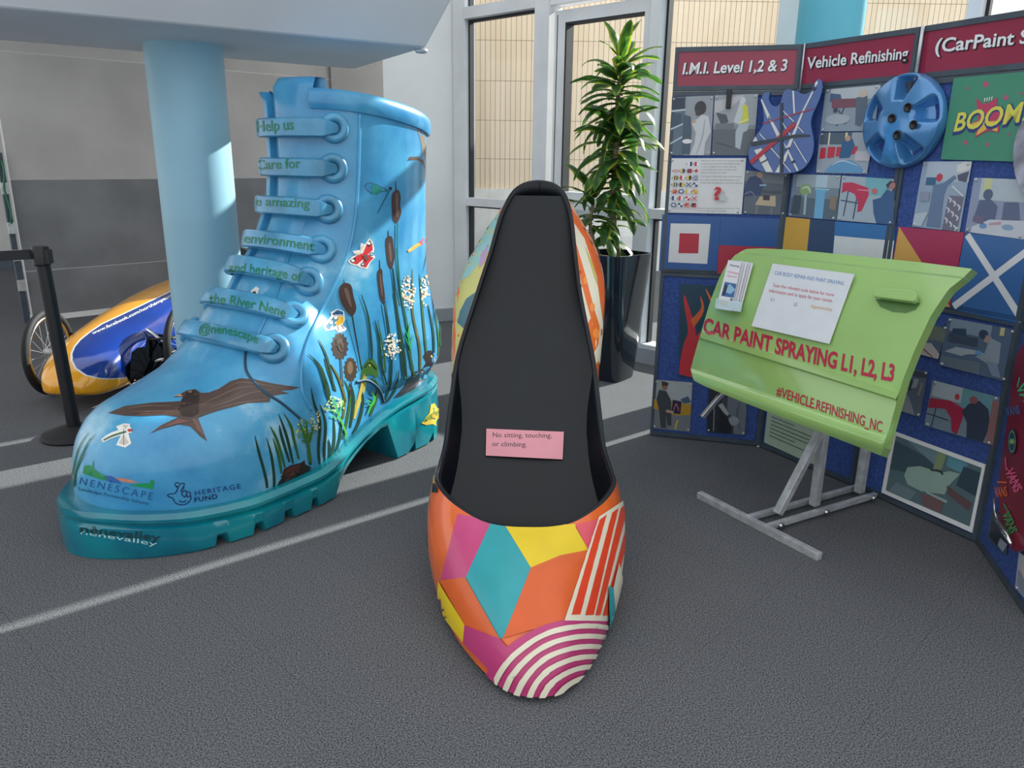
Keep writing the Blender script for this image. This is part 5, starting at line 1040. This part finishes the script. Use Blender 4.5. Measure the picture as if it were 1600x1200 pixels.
# painted guitar body bridging the first two boards
cg = lambda *p: mapc(1020, 40, 4.614, p)
ga = PH[0][4](1172, 200)[0] + PH[0][3] * .05; gb = PH[1][4](1286, 150)[0] + PH[1][3] * .05; ge = (gb - ga); ge.z = 0; ge.normalize(); gnn = V((ge.y, -ge.x, 0)); gnn = gnn if gnn.dot(CAM - ga) > 0 else -gnn
GH = plane_hit(ga, gnn)
outl = cg((782, 540), (795, 492), (820, 480), (842, 486), (836, 530), (852, 566), (880, 582), (908, 572), (928, 532), (938, 490), (955, 464), (985, 460), (1030, 468), (1048, 476), (1075, 492), (1108, 490), (1140, 470), (1162, 430), (1180, 394), (1200, 386), (1218, 402), (1222, 450), (1205, 520), (1180, 580), (1152, 640), (1140, 700), (1148, 760), (1160, 830), (1155, 910), (1125, 985), (1070, 1040), (990, 1064), (900, 1066), (820, 1060), (750, 1036), (708, 998), (690, 940), (698, 876), (735, 805), (785, 735), (800, 680), (795, 610))
ops = [V((a, b, 0)) for a, b in outl]; ops = [p[:2] for p in catmull(ops + [ops[0]], 3)[:-1]]
gt = thing('guitar_body', GH(1225, 268)[0], 'blue electric guitar body painted with white, red and black stripes', 'guitar body')
mb = MB(); mb.prism([GH(*p)[0] for p in ops], -gnn * .035); gbody = bevel(mb.build('body', M['guitar'], gt), .008, 3)
it = []
WH_, RE_, BK_ = (222, 224, 222), (178, 48, 66), (44, 58, 72)
cgg = lambda *p: mapc(1160, 110, 7.5, p)
for q_ in (((215, 345), (228, 335), (335, 555), (300, 580)), ((318, 585), (350, 585), (440, 750), (410, 785)), ((585, 240), (605, 240), (618, 500), (600, 505)), ((850, 150), (880, 118), (885, 150), (850, 205)), ((815, 250), (840, 240), (720, 480), (560, 900), (510, 920), (700, 480)), ((480, 840), (520, 890), (600, 1050), (585, 1080)), ((595, 1090), (615, 1085), (660, 1170), (640, 1180)), ((140, 935), (225, 910), (360, 1190), (280, 1190)), ((105, 865), (155, 775), (200, 855)), ((385, 1195), (445, 1090), (440, 1195)), ((480, 1080), (490, 1000), (530, 935), (550, 930), (510, 1060))):
    it.append((WH_, cgg(*q_)))
for q_ in (((480, 475), (605, 600)), ((475, 615), (570, 770)), ((205, 740), (290, 835)), ((330, 900), (445, 1030)), ((605, 830), (755, 1080)), ((660, 665), (720, 730)), ((480, 1080), (570, 1190))): it.append((WH_, stroke(cgg(*q_), (1.6, 1.6))))
it += [(RE_, stroke(cgg((100, 1085), (620, 625)), (6.5, 6.5))), (RE_, stroke(cgg((240, 625), (520, 540), (830, 450)), (1.6, 1.6))), (BK_, stroke(cgg((105, 865), (420, 810), (620, 770), (790, 765)), (7, 5, 5, 3))), (BK_, stroke(cgg((460, 380), (460, 1200)), (4, 4.5))), (BK_, stroke(cgg((305, 575), (325, 535)), (1.4, 1.4))), (BK_, stroke(cgg((495, 935), (555, 905)), (2, 2))), (BK_, stroke(cgg((220, 1085), (295, 1045)), (1.6, 1.6))), (BK_, stroke(cgg((580, 1080), (615, 1060)), (3, 3))), (BK_, stroke(cgg((820, 235), (860, 200)), (4, 3)))]
decal('painted_stripes', it, GH, M['art'], gbody, .0006, .0003)
# fourth board: decks, tube and pictures
h3 = PH[3][4]; n3 = PH[3][3]
H3 = plane_hit(PH[3][0] + n3 * .03, n3)
def deck(name, pts, m, label):
    t = thing(name, H3(*pts[len(pts) // 2])[0], label, 'skateboard'); ps = [V((a, b, 0)) for a, b in pts]; ps = [p[:2] for p in catmull(ps + [ps[0]], 3)[:-1]]
    mb = MB(); mb.prism([H3(*p)[0] for p in ps], -n3 * .014); return t, bevel(mb.build('deck', m, t), .004, 2)
t, dk = deck('skateboard_deck', [(1604, 530), (1588, 556), (1580, 600), (1573, 660), (1566, 710), (1560, 760), (1562, 800), (1568, 832), (1580, 858), (1592, 860), (1602, 848), (1612, 770), (1619, 640), (1620, 550)], M['red'], 'dark red skateboard deck with bright stickers on the right-hand board')
cV = lambda *p: mapc(1530, 540, 3.0, p)
it = [((70, 196, 130), stroke(cV((180, 195), (190, 150)), (2, 2))), text((70, 196, 130), 'VANS', cV((172, 195))[0], cV((250, 330))[0], 14, .03), text((70, 116, 170), 'VANS', cV((132, 330))[0], cV((196, 318))[0], 13, .03), text((240, 100, 150), 'VANS', cV((122, 590))[0], cV((170, 690))[0], 14, .03), ((240, 100, 150), stroke(cV((130, 585), (125, 525)), (2, 2))), ((240, 100, 150), stroke(cV((130, 570), (195, 660)), (1.5, 1.5))), text((240, 110, 70), 'VANS', cV((78, 710))[0], cV((136, 705))[0], 15, .03), ((240, 110, 70), stroke(cV((88, 640), (134, 642)), (2.5, 2.5))), text((60, 160, 90), 'VANS', cV((110, 790))[0], cV((150, 885))[0], 13, .03), ((60, 160, 90), stroke(cV((120, 740), (168, 830)), (2, 2))), ((40, 74, 84), ell(*cV((160, 450))[0], 7, 20)), ((120, 170, 150), ell(*cV((160, 450))[0], 5.5, 17)), ((40, 74, 84), ell(*cV((160, 450))[0], 4.5, 15)), ((150, 190, 120), star(*cV((160, 450))[0], 6, 3, 6))]
decal('sticker', it, H3, M['art'], dk, .001, .0003)
H3b = plane_hit(PH[2][0] + PH[2][3] * .05, PH[2][3])
gtng = thing('grey_deck', H3b(1610, 245)[0], 'grey mottled rounded deck at the right edge beside the BOOM panel', 'skateboard')
mb = MB(); mb.prism([H3b(*p)[0] for p in ell(1628, 245, 46, 76, 32)], -PH[2][3] * .03); bevel(mb.build('deck', M['deckgrey'], gtng), .008, 3)
picture('photograph', 3, [(1552, 795), (1577, 815), (1573, 868), (1545, 842)], (70, 84, 104), [((40, 50, 64), 'p', [(0, .4), (.5, .3), (1, .7), (.5, 1), (0, .9)]), ((160, 172, 184), 'p', [(.6, .7), (1, .7), (.8, 1), (.5, .95)])], 'dark photograph tucked behind the lower end of the red deck', 'photograph', 'photographs pinned on the display boards')
picture('photograph', 3, [(1594, 862), (1630, 895), (1625, 960), (1588, 918)], (186, 192, 200), [((140, 150, 164), 'p', [(0, .5), (1, .4), (1, 1), (0, 1)]), ((210, 190, 190), 'e', (.4, .4, .3, .2))], 'pale photograph in the bottom right corner of the picture', 'photograph', 'photographs pinned on the display boards', [(.1, .95)])
mb = MB(); H4 = plane_hit(PH[3][0] + n3 * .05, n3); mb.tube([H4(*p)[0] for p in ((1553, 778), (1554, 800), (1560, 815), (1570, 832), (1580, 850))], [.004, .004, .009, .013, .006], 10); o = mb.build('airbrush_gun', M['chrome'], smooth=True); tag(o, 'thin silver spray tool hanging at the lower edge of the red deck', 'tool')

# ================================================================== CAR DOOR ON ITS STAND
bl, br_ = V((.83, 3.49, .54)), V((1.355, 2.585, .495)); bl = at_y(1078, 582, 3.47); br_ = at_y(1385, 712, 2.57)
dx = (br_ - bl).normalized(); hn = V((dx.y, -dx.x, 0)).normalized(); hn = hn if hn.dot(CAM - bl) > 0 else -hn
dup = (V((0, 0, 1)) * math.cos(rad(22)) - hn * math.sin(rad(22))); dup = (dup - dx * dup.dot(dx)).normalized(); dn = dx.cross(dup); dn = dn if dn.dot(CAM - bl) > 0 else -dn
DH0 = plane_hit(bl, dn)
def dloc(u, v): p = DH0(u, v)[0] - bl; return p.dot(dx), p.dot(dup)
DL = (br_ - bl).length
outl = [(1079, 577), (1084, 558), (1095, 520), (1110, 470), (1123, 436), (1134, 415), (1148, 399), (1165, 389), (1190, 388), (1250, 391), (1340, 400), (1440, 410), (1519, 420), (1505, 434), (1482, 452), (1455, 492), (1430, 545), (1412, 590), (1402, 625), (1392, 660), (1384, 690), (1379, 713), (1330, 694), (1250, 663), (1160, 628), (1100, 603), (1083, 594)]
dthing = thing('car_door', bl + dx * DL / 2, 'lime green car door panel with red lettering, tilted on a metal stand', 'car door')
vmax = max(dloc(*p)[1] for p in outl)
def bulge(u, v):
    x, y = dloc(u, v); t = y / vmax
    b = .075 * (1 - ((t - .42) / .62) ** 2)
    # mid crease (rubbing strip) runs parallel to the sill
    l0 = line_v(u, ((1103, 519), (1400, 610))); l1 = line_v(u, ((1100, 531), (1398, 624)))
    if l0 - 1 < v < l1 + 1: b += .012
    elif v > l1: b -= .004
    s0 = line_v(u, ((1080, 577), (1385, 678)))
    if v > s0: b += .028 * math.sin(math.pi * min(1, (v - s0) / 34.0)) ** .7
    h0 = line_v(u, ((1165, 396), (1505, 434)))
    if v < h0: b -= .008
    return b
def line_v(u, ab): (x0, y0), (x1, y1) = ab; return y0 + (y1 - y0) * (u - x0) / (x1 - x0)
creases = [((1165, 396), (1505, 434)), ((1103, 519), (1400, 610)), ((1100, 531), (1398, 624)), ((1080, 577), (1385, 678))]
def vspan(u):
    hits = []
    for k in range(len(outl)):
        (x0, y0), (x1, y1) = outl[k], outl[(k + 1) % len(outl)]
        if (x0 <= u < x1) or (x1 <= u < x0): hits.append(y0 + (y1 - y0) * (u - x0) / (x1 - x0))
    return min(hits), max(hits)
cols_u = [1079.2 + k * 2.5 for k in range(8)] + [1100 + k * 6.0 for k in range(66)] + [1496 + k * 2.2 for k in range(11)]
lane_n = [3, 1, 14, 1, 3, 1, 9, 1, 9]; P2, F2 = [], []
for u in cols_u:
    v0, v1 = vspan(u); br2 = [v0]
    for ab in creases: v = line_v(u, ab); br2 += [v - 1.5, v + 1.5]
    br2.append(v1); br2 = [min(max(v, v0), v1) for v in br2]; col = [v0]
    for k, n_ in enumerate(lane_n): col += [br2[k] + (br2[k + 1] - br2[k]) * (q + 1) / n_ for q in range(n_)]
    P2 += [(u, v) for v in col]
nr = sum(lane_n) + 1
F2 = [(a * nr + b, a * nr + b + 1, (a + 1) * nr + b + 1, (a + 1) * nr + b) for a in range(len(cols_u) - 1) for b in range(nr - 1)]
# weld coincident points where lanes run out
key, remap, PP = {}, [], []
for p in P2:
    k = (round(p[0], 2), round(p[1], 2))
    if k not in key: key[k] = len(PP); PP.append(p)
    remap.append(key[k])
P2 = PP; F3 = []
for f in F2:
    g = []
    for q in f:
        if remap[q] not in g: g.append(remap[q])
    if len(g) > 2: F3.append(g)
F2 = F3
front = [on_plane(p[0], p[1], bl + dn * bulge(p[0], p[1]), dn) for p in P2]
# boundary edges get a folded flange
cnt = {}
for f in F2:
    for i in range(len(f)): e_ = tuple(sorted((f[i], f[(i + 1) % len(f)]))); cnt[e_] = cnt.get(e_, 0) + 1
mb = MB(); mb.add(front, [tuple(f) for f in F2]); bnd = [e_ for e_, c in cnt.items() if c == 1]; bi = {}
for a, b in bnd:
    for q_ in (a, b):
        if q_ not in bi: bi[q_] = len(mb.v); mb.v.append(front[q_] - dn * .045)
for a, b in bnd: mb.f.append((a, b, bi[b], bi[a]))
skin = autosmooth(mb.build('skin', M['green'], dthing), 24); DB = bvh_of(skin); DH = bvh_hit(DB)
mb = MB(); mb.prism([DH0(*p)[0] + dn * (-.02) for p in [(a * .985 + 1270 * .015, b * .985 + 545 * .015) for a, b in outl]], -dn * .02); mb.build('inner_panel', M['greendk'], dthing)
# handle
cD = lambda *p: mapc(1080, 370, 3.333, p)
decal('handle_recess_shade', [((84, 124, 66), cD((960, 325), (1195, 345), (1170, 380), (1120, 398), (1050, 392), (985, 365)))], DH, M['paint'], dthing, .001)  # flat darker green patch painting the shade of the handle recess
hp = cD((958, 315), (975, 290), (1010, 283), (1100, 285), (1175, 295), (1190, 312), (1180, 345), (1165, 352), (1060, 338), (965, 325)); hh = DH(*cD((1070, 315))[0]); HHn = hh[1]
PHh = plane_hit(hh[0] + HHn * .012, HHn); mb = MB(); mb.prism([PHh(*p)[0] for p in hp], HHn * .022); bevel(mb.build('handle', M['green'], dthing), .008, 3)
it = [text((176, 34, 66), 'CAR PAINT SPRAYING L1, L2, L3', (1099, 519), (1397, 596), 23, .035, .12, 4, 26, (.06, -1)), text((176, 34, 66), '#VEHICLE.REFINISHING_NC', (1213, 618), (1378, 676), 15, .015, .08, 0, 17, (.08, -1))]
decal('lettering', it[:1], DH, M['paint'], skin, .0015); decal('lettering', it[1:], DH, M['paint'], skin, .0015)
# laminated sheet and leaflet holder resting on the door
aq = [(1207.6, 412), (1335.6, 428.6), (1296, 537.6), (1174.6, 509.6)]; cS = lambda a: mapc(1100, 390, 6.4, [a])[0]
it = [text((60, 120, 180), 'CAR BODY REPAIR AND PAINT SPRAYING', cS((705, 250)), cS((1398, 358)), 6, .0, .1), text((200, 60, 84), 'Scan the relevant code below for more', cS((690, 370)), cS((1298, 470)), 5.5), text((200, 60, 84), 'information and to apply for your course.', cS((650, 425)), cS((1285, 528)), 5.5), text((120, 124, 130), 'L1', cS((670, 512)), cS((700, 518)), 5), text((90, 94, 100), 'L2', cS((898, 560)), cS((930, 566)), 5), text((220, 176, 110), 'Apprenticeship', cS((1070, 580)), cS((1280, 615)), 5)]
o = card('laminated_sheet', aq, it, bvh_hit(DB), (214, 220, 226), artmat('laminated_paper', .12, .6), .002, .012); tag(o, 'white laminated course information sheet stuck on the green car door', 'notice')
def flat_at(lift): 
    h = DH(1150, 445); return plane_hit(h[0] + h[1] * lift, h[1]), h[1]
lq = mapc(1080, 370, 3.333, [(195, 122), (262, 135), (210, 388), (130, 375)])
for k in range(5):
    (ph, n_), sft = flat_at(.012 + (4 - k) * .008), k * 4.6
    q_ = [(a + sft * (1.0 if i in (0, 1) else .75), b + sft * .06) for i, (a, b) in enumerate(lq)]; mp = quadmap(q_); it = []
    if k == 0:
        it = [((70, 110, 160), [mp(*p) for p in ((.12, .48), (.96, .48), (.96, .76), (.12, .76))]), ((150, 190, 214), [mp(*p) for p in ((.12, .66), (.5, .5), (.96, .6), (.7, .7))]), ((52, 60, 84), [mp(*p) for p in ((.2, .52), (.4, .56), (.34, .74), (.14, .74))]), ((232, 190, 110), [mp(*p) for p in ((.16, .84), (.66, .84), (.66, .92), (.16, .92))]), text((60, 70, 80), 'Northampton College', mp(.2, .12), mp(.92, .12), 3), text((226, 130, 150), 'Car Paint Spraying', mp(.14, .28), mp(.96, .28), 3.5), text((226, 150, 160), 'Apprenticeship', mp(.2, .36), mp(.9, .36), 3), ((90, 96, 104), [mp(*p) for p in ((.76, .78), (.94, .78), (.94, .83), (.76, .83))])]
    o = card('leaflet', q_, it, ph, (224, 226, 230) if k % 2 == 0 else (204, 206, 214), M['art'], .0025, 0)
    tag(o, ('front leaflet with a blue photograph in the holder on the green door', 'second leaflet from the front in the holder on the green door', 'middle leaflet of the five in the holder on the green door', 'fourth leaflet from the front in the holder on the green door', 'rearmost leaflet in the holder on the green door')[k], 'leaflet', 'leaflets in the clear holder')
M['acrylic'] = mat('clear_acrylic', (206, 232, 240), .08, noise=(3, .02)); M['acrylic'].node_tree.nodes['Principled BSDF'].inputs['Alpha'].default_value = .35
ht = thing('leaflet_holder', DH(1130, 487)[0], 'clear plastic leaflet holder stuck on the left of the green car door', 'leaflet holder')
ph, n_ = flat_at(.003); ph2, _ = flat_at(.052); q_ = [(1119.5, 466), (1160, 472), (1157, 487), (1117, 481.5)]
a_ = [ph(*p)[0] for p in q_]; b_ = [ph2(*p)[0] for p in q_]
mb = MB(); mb.prism(b_, n_ * .002); mb.build('front_lip', M['acrylic'], ht)
mb = MB(); mb.add([a_[3], a_[2], b_[2], b_[3]], [(0, 1, 2, 3)]); mb.add([a_[0], a_[3], b_[3], b_[0]], [(0, 1, 2, 3)]); mb.add([a_[1], a_[2], b_[2], b_[1]], [(0, 1, 2, 3)]); o = mb.build('tray', M['acrylic'], ht); md = o.modifiers.new('solid', 'SOLIDIFY'); md.thickness = .002
# stand
stand = thing('display_stand', at_z(1215, 815), 'square-tube metal stand holding the green car door', 'stand')
sL, sR, sM, sBk = at_z(1092, 778), at_z(1280, 876), at_z(1182, 825), at_z(1352, 775)
def up_(p, z): return V((p.x, p.y, z))
mb = MB(); mb.bar(up_(sL, .017), up_(sR, .017), .03, .032); bevel(mb.build('front_bar', M['alu'], stand), .002)
ax = (up_(sBk, 0) - up_(sM, 0)).normalized(); sd_ = V((-ax.y, ax.x, 0))
for k in (-1, 1):
    mb = MB(); mb.bar(up_(sM, .026) + sd_ * .05 * k, up_(sBk, .026) + sd_ * .05 * k, .022, .024); bevel(mb.build('rail', M['alu'], stand), .002)
LB = (up_(sBk, 0) - up_(sM, 0)).length
u1 = up_(sM, 0) + ax * LB * .5; u2 = up_(sM, 0) + ax * (LB * .93)
dc = bl + dx * DL * .55 
mb = MB(); mb.bar(u1 + V((0, 0, .03)), u1 + V((0, 0, 1.0)), .035, .035, ax); bevel(mb.build('upright', M['alu'], stand), .002)
mb = MB(); mb.bar(u2 + V((0, 0, .03)), u2 + V((0, 0, .88)), .035, .035, ax); bevel(mb.build('upright', M['alu'], stand), .002)
mb = MB(); mb.bar(up_(sM, .04) + ax * .12, u1 + V((0, 0, .40)) - ax * .015, .035, .03); bevel(mb.build('brace', M['alu'], stand), .002)
mb = MB(); mb.bar(u1 + V((0, 0, .62)), bl + dx * DL * .55 + dup * .2 - dn * .06, .03, .03); mb.bar(u2 + V((0, 0, .86)), bl + dx * DL * .6 + dup * .55 - dn * .06, .03, .03); mb.build('door_bracket', M['alu'], stand)
a_ = DH0(1122, 612)[0] - dn * .03; mb = MB(); mb.bar(at_y(1097, 652, a_.y - .02), a_ + (a_ - at_y(1097, 652, a_.y - .02)) * .6, .02, .02); bevel(mb.build('side_arm', M['chrome'], stand), .002)
for k in (.1, .5, .95):
    mb = MB(); mb.lathe(up_(sM, .024) + ax * LB * k - sd_ * .075, [(.012, 0), (.012, .016)], 10, sd_); mb.build('bolt', M['chrome'], stand, smooth=True)

# ================================================================== PLANTER AND PLANT
PC = V((.70, 5.36, 0))
pt = thing('planter', PC, 'tall glossy black planter tapering to the floor behind the shoe', 'planter')
mb = MB(); rows = []
def sq(cx, w, z, rot, n=36):
    out = []
    for k in range(n):
        a = 2 * math.pi * k / n; c, s_ = math.cos(a), math.sin(a); e = 2 / 5.0
        x, y = w * math.copysign(abs(c) ** e, c), w * math.copysign(abs(s_) ** e, s_); ca, sa = math.cos(rot), math.sin(rot)
        out.append(cx + V((x * ca - y * sa, x * sa + y * ca, z)))
    return out
for z, w, ro in ((0, .14, rad(52)), (.02, .145, rad(52)), (.3, .165, rad(48)), (.6, .185, rad(45)), (.88, .205, rad(42)), (.89, .205, rad(42)), (.89, .19, rad(42)), (.80, .185, rad(42))): rows.append(sq(PC, w, z, ro))
mb.grid(rows, close_v=True); mb.f.append(tuple(range(36))); autosmooth(mb.build('pot', M['planter'], pt), 40)
mb = MB(); mb.add(sq(PC, .186, .84, rad(42)), [tuple(range(36))]); mb.build('soil', M['soil'], pt)
pl = thing('dracaena_plant', PC + V((0, 0, .84)), 'tall variegated dracaena plant with tiers of glossy leaves in the black planter', 'plant')
def stem(pts, r0, r1):
    p = catmull(pts, 6); mb = MB(); mb.tube(p, [r0 + (r1 - r0) * i / (len(p) - 1) for i in range(len(p))], 10); mb.build('stem', M['bark'], pl, smooth=True)
YP = PC.y
stem([PC + V((.03, 0, .82)), at_y(958, 330, YP), at_y(962, 240, YP), at_y(966, 150, YP), at_y(970, 95, YP)], .026, .012)
stem([PC + V((-.09, -.03, .82)), at_y(923, 360, YP - .05), at_y(926, 320, YP - .05)], .016, .010)
def rosette(px, n, lmin, lmax, e0, e1, seed, yellow, yo=0.0):
    rnd = random.Random(seed); vs, fs, cs = [], [], []
    for i in range(n):
        t = i / max(1, n - 1); v_ = px[1] + (px[2] - px[1]) * t; base = at_y(px[0] + rnd.uniform(-3, 3), v_, YP + yo); az = i * 2.399 + rnd.uniform(-.3, .3); el = rad(e0 + (e1 - e0) * t + rnd.uniform(-10, 10)); L = rnd.uniform(lmin, lmax); w = L * rnd.uniform(.115, .15)
        hd = V((math.cos(az), math.sin(az), 0)); sd = V((-hd.y, hd.x, 0)); p = base.copy(); a = el; n0 = len(vs); NSEG = 9; tw = rnd.uniform(-.5, .5); droop = rnd.uniform(.9, 1.9)
        for s_ in range(NSEG + 1):
            q = s_ / NSEG; ww = w * (math.sin(math.pi * min(1, q * .86 + .10)) ** .8) * (1 if q < .97 else .1); d_ = hd * math.cos(a) + V((0, 0, math.sin(a))); nrm = sd.cross(d_)
            sdd = (sd * math.cos(tw * q) + nrm * math.sin(tw * q)); fold = nrm * ww * .28
            wav = nrm * .004 * math.sin(q * 14 + i)
            for m_, c_ in ((-1, 1), (-.55, 0), (0, 0), (.55, 0), (1, 1)):
                vs.append(p + sdd * ww * m_ + nrm * abs(m_) * ww * .30 - fold * .3 + wav * m_)
                edge = (206, 212, 70) if rnd.random() < yellow else (112, 150, 60); mid = (52, 96, 46) if rnd.random() > yellow * .5 else (86, 140, 48)
                cs.append(lin(edge if c_ else mid))
            p = p + d_ * L / NSEG; a -= droop / NSEG * (.5 + q)
        for s_ in range(NSEG):
            for k in range(4): b = n0 + s_ * 5 + k; fs.append((b, b + 1, b + 6, b + 5))
    me_obj('foliage', vs, fs, M['leaf'], pl, smooth=True, cols=cs)
rosette((970, 92, 112), 11, .20, .32, 82, 25, 3, .95)
rosette((967, 112, 192), 42, .26, .40, 42, -25, 11, .3)
rosette((964, 200, 265), 40, .26, .42, 55, -20, 21, .5)
rosette((960, 262, 310), 20, .22, .36, 20, -25, 31, .3)
rosette((926, 300, 355), 20, .20, .32, 60, -15, 41, .4, -.05)
rosette((952, 330, 378), 18, .2, .32, 25, -20, 51, .3)

# ================================================================== BARRIER POST
pb = at_z(118, 681); post = thing('barrier_post', pb, 'black retractable-belt barrier post standing left of the giant boot', 'barrier post')
mb = MB(); mb.lathe(pb, [(.165, 0), (.17, .012), (.16, .03), (.10, .05), (.045, .062)], 48); autosmooth(mb.build('base', M['rubber'], post), 30)
ptop = at_y(72, 385, pb.y)
mb = MB(); mb.tube([pb + V((0, 0, .05)), V((pb.x - .03, pb.y, ptop.z - .09))], .034, 24); autosmooth(mb.build('pole', M['black'], post), 30)
tp_ = V((pb.x - .032, pb.y, ptop.z - .1)); mb = MB(); mb.lathe(tp_, [(.036, 0), (.042, .01), (.042, .09), (.038, .1)], 24); mb.box(tp_ + V((.045, -.01, .05)), (.01, 0, 0), (0, .02, 0), (0, 0, .035)); autosmooth(mb.build('belt_head', M['black'], post), 30)
b0 = tp_ + V((-.04, -.01, .06)); b1 = at_y(-90, 384, pb.y - .25)
mb = MB(); mb.bar(b0, V((b1.x, b1.y, b0.z + .0)), .004, .05); mb.build('belt', M['black'], post)

# ================================================================== RACING CAR
AX = -2.64
kc = thing('electric_racing_car', (AX, 6.0, 0), 'low blue and yellow streamlined racing car parked behind the pale blue column', 'car')
CS = [(4.36, .10, .13, .20), (4.38, .15, .115, .24), (4.43, .19, .10, .29), (4.52, .22, .09, .345), (4.68, .245, .08, .40), (4.9, .26, .08, .445), (5.3, .275, .08, .50), (5.8, .285, .08, .545), (6.3, .285, .08, .56), (6.8, .27, .08, .50), (7.6, .2, .08, .42), (8.0, .13, .1, .36), (8.2, .03, .15, .3)]
mb = MB(); rows = []
ys = [4.355, 4.365, 4.38, 4.40, 4.43, 4.47, 4.52, 4.6, 4.68, 4.8, 4.9, 5.05, 5.2, 5.4, 5.6, 5.8, 6.1, 6.4, 6.7, 7.0, 7.3, 7.6, 7.8, 8.0, 8.1, 8.2]
for y in ys:
    hw_, z0, z1 = interp(CS, y); r = []
    for k in range(36):
        a = 2 * math.pi * k / 36; c, s_ = math.cos(a), math.sin(a); n_ = 2.5 if s_ > 0 else 4.5; zc = z0 + (z1 - z0) * .42
        r.append(V((AX + hw_ * math.copysign(abs(c) ** (2 / n_), c), y, zc + ((z1 - zc) if s_ > 0 else (zc - z0)) * math.copysign(abs(s_) ** (2 / n_), s_))))
    rows.append(r)
mb.grid(rows, close_v=True); mb.f.append(tuple(range(36))); mb.f.append(tuple(range((len(ys) - 1) * 36, len(ys) * 36)))
body = mb.build('bodywork', M['yellow'], kc, smooth=True); KB = bvh_of(body); KH = bvh_hit(KB)
cK = lambda *p: mapc(20, 430, 5.714, p)
bp = cK((535, 700), (560, 640), (610, 580), (690, 515), (800, 440), (960, 365), (1150, 275), (1390, 160), (1480, 120), (1900, -60), (1900, 500), (1450, 700), (1030, 900), (1000, 912), (900, 920), (780, 918), (660, 890), (570, 830), (535, 760))
wp_ = [(a + (a - 190) * .03 - 1.2, b + (b - 540) * .03) for a, b in bp]
decal('white_line', [((240, 240, 236), wp_)], KH, M['paint'], body, .0012)
def bluedecal():
    P, F = tri_poly(bp, 6); vs, ok = [], {}
    for i, p in enumerate(P):
        h = KH(p[0], p[1])
        if h: ok[i] = len(vs); vs.append(h[0] + h[1] * .0022)
    me_obj('blue_side', vs, [tuple(ok[k] for k in f) for f in F if all(k in ok for k in f)], M['blue'], body, smooth=True)
bluedecal()
decal('lettering', [text((236, 238, 240), 'www.facebook.com/northamptoncollege', cK((715, 535))[0], cK((1560, 118))[0], 4.6, .02, 0, 1.5)], KH, M['paint'], body, .004)
# flat dark patch painting the shade inside the wheel bay
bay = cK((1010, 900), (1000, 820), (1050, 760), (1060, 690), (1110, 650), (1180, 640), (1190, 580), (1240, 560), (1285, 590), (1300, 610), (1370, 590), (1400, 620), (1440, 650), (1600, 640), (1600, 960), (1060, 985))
decal('wheel_bay_shade', [((14, 16, 20), bay)], KH, matte_dark(), body, .005, .001, 6)
def wheel(c, lab):
    R_ = .275; w = MB(); rows = []
    ax_ = V((1, .0, 0)); e1, e2 = V((0, 1, 0)), V((0, 0, 1))
    for k in range(48):
        a = 2 * math.pi * k / 48; rd_ = e1 * math.cos(a) + e2 * math.sin(a); rows.append([c + rd_ * (R_ - .024 + .024 * math.cos(b)) + ax_ * .022 * math.sin(b) for b in [2 * math.pi * q / 10 for q in range(10)]])
    w.grid(rows, close_u=True, close_v=True); wl = w.build('wheel', M['rubber'], kc, smooth=True)
    w = MB(); rows = []
    for k in range(48):
        a = 2 * math.pi * k / 48; rd_ = e1 * math.cos(a) + e2 * math.sin(a); rows.append([c + rd_ * r_ + ax_ * x_ for r_, x_ in ((R_ - .045, -.014), (R_ - .065, -.012), (R_ - .065, .012), (R_ - .045, .014))])
    w.grid(rows, close_u=True, close_v=True); w.build('rim', M['chrome'], wl, smooth=True)
    w = MB(); w.tube([c - ax_ * .03, c + ax_ * .03], .022, 14); w.build('hub', M['alu'], wl, smooth=True)
    w = MB()
    for k in range(20):
        a = 2 * math.pi * k / 20; rd_ = e1 * math.cos(a) + e2 * math.sin(a); tg_ = e1 * -math.sin(a) + e2 * math.cos(a); w.tube([c + ax_ * (.022 if k % 2 else -.022) + tg_ * .018, c + rd_ * (R_ - .06)], .0013, 5, False)
    w.build('spokes', M['alu'], wl)
cl = at_z(84, 617); wheel(V((cl.x - .0, cl.y + .03, .277)), 'left'); WR = V((-2.20, 5.0, .277)); wheel(WR, 'right')
xb = AX + .25
for (z, dy) in ((.19, -.10), (.19, .10), (.33, -.08), (.33, .08)):
    mb = MB(); mb.tube([V((xb - .03, WR.y + dy, z)), V((WR.x - .03, WR.y, .2 if z < .25 else .33))], .010, 10); mb.build('wishbone', M['chrome'] if z < .25 and dy < 0 else M['black'], kc, smooth=True)
mb = MB(); mb.tube([V((xb - .02, WR.y - .05, .40)), V((WR.x - .05, WR.y - .02, .24))], .012, 10); mb.build('damper', M['chrome'], kc, smooth=True)
mb = MB(); mb.bar(V((AX + .2, 4.75, .07)), V((AX + .24, 6.2, .07)), .05, .03); mb.build('sill', M['white'], kc)
mb = MB(); hc = at_y(366, 412, 7.35); rows = []
for z, s_ in ((-.22, 1.1), (-.1, 1.1), (.0, 1.0), (.1, .85), (.14, .4)): rows.append([hc + V((.16 * s_ * math.cos(a), .3 * s_ * math.sin(a), z)) for a in [2 * math.pi * k / 24 for k in range(24)]])
mb.grid(rows, close_v=True); mb.f.append(tuple(range(96, 120))); mb.build('canopy', M['black'], kc, smooth=True)
# drop the builder's bookkeeping
for o in bpy.data.objects:
    if '_o' in o: del o['_o']
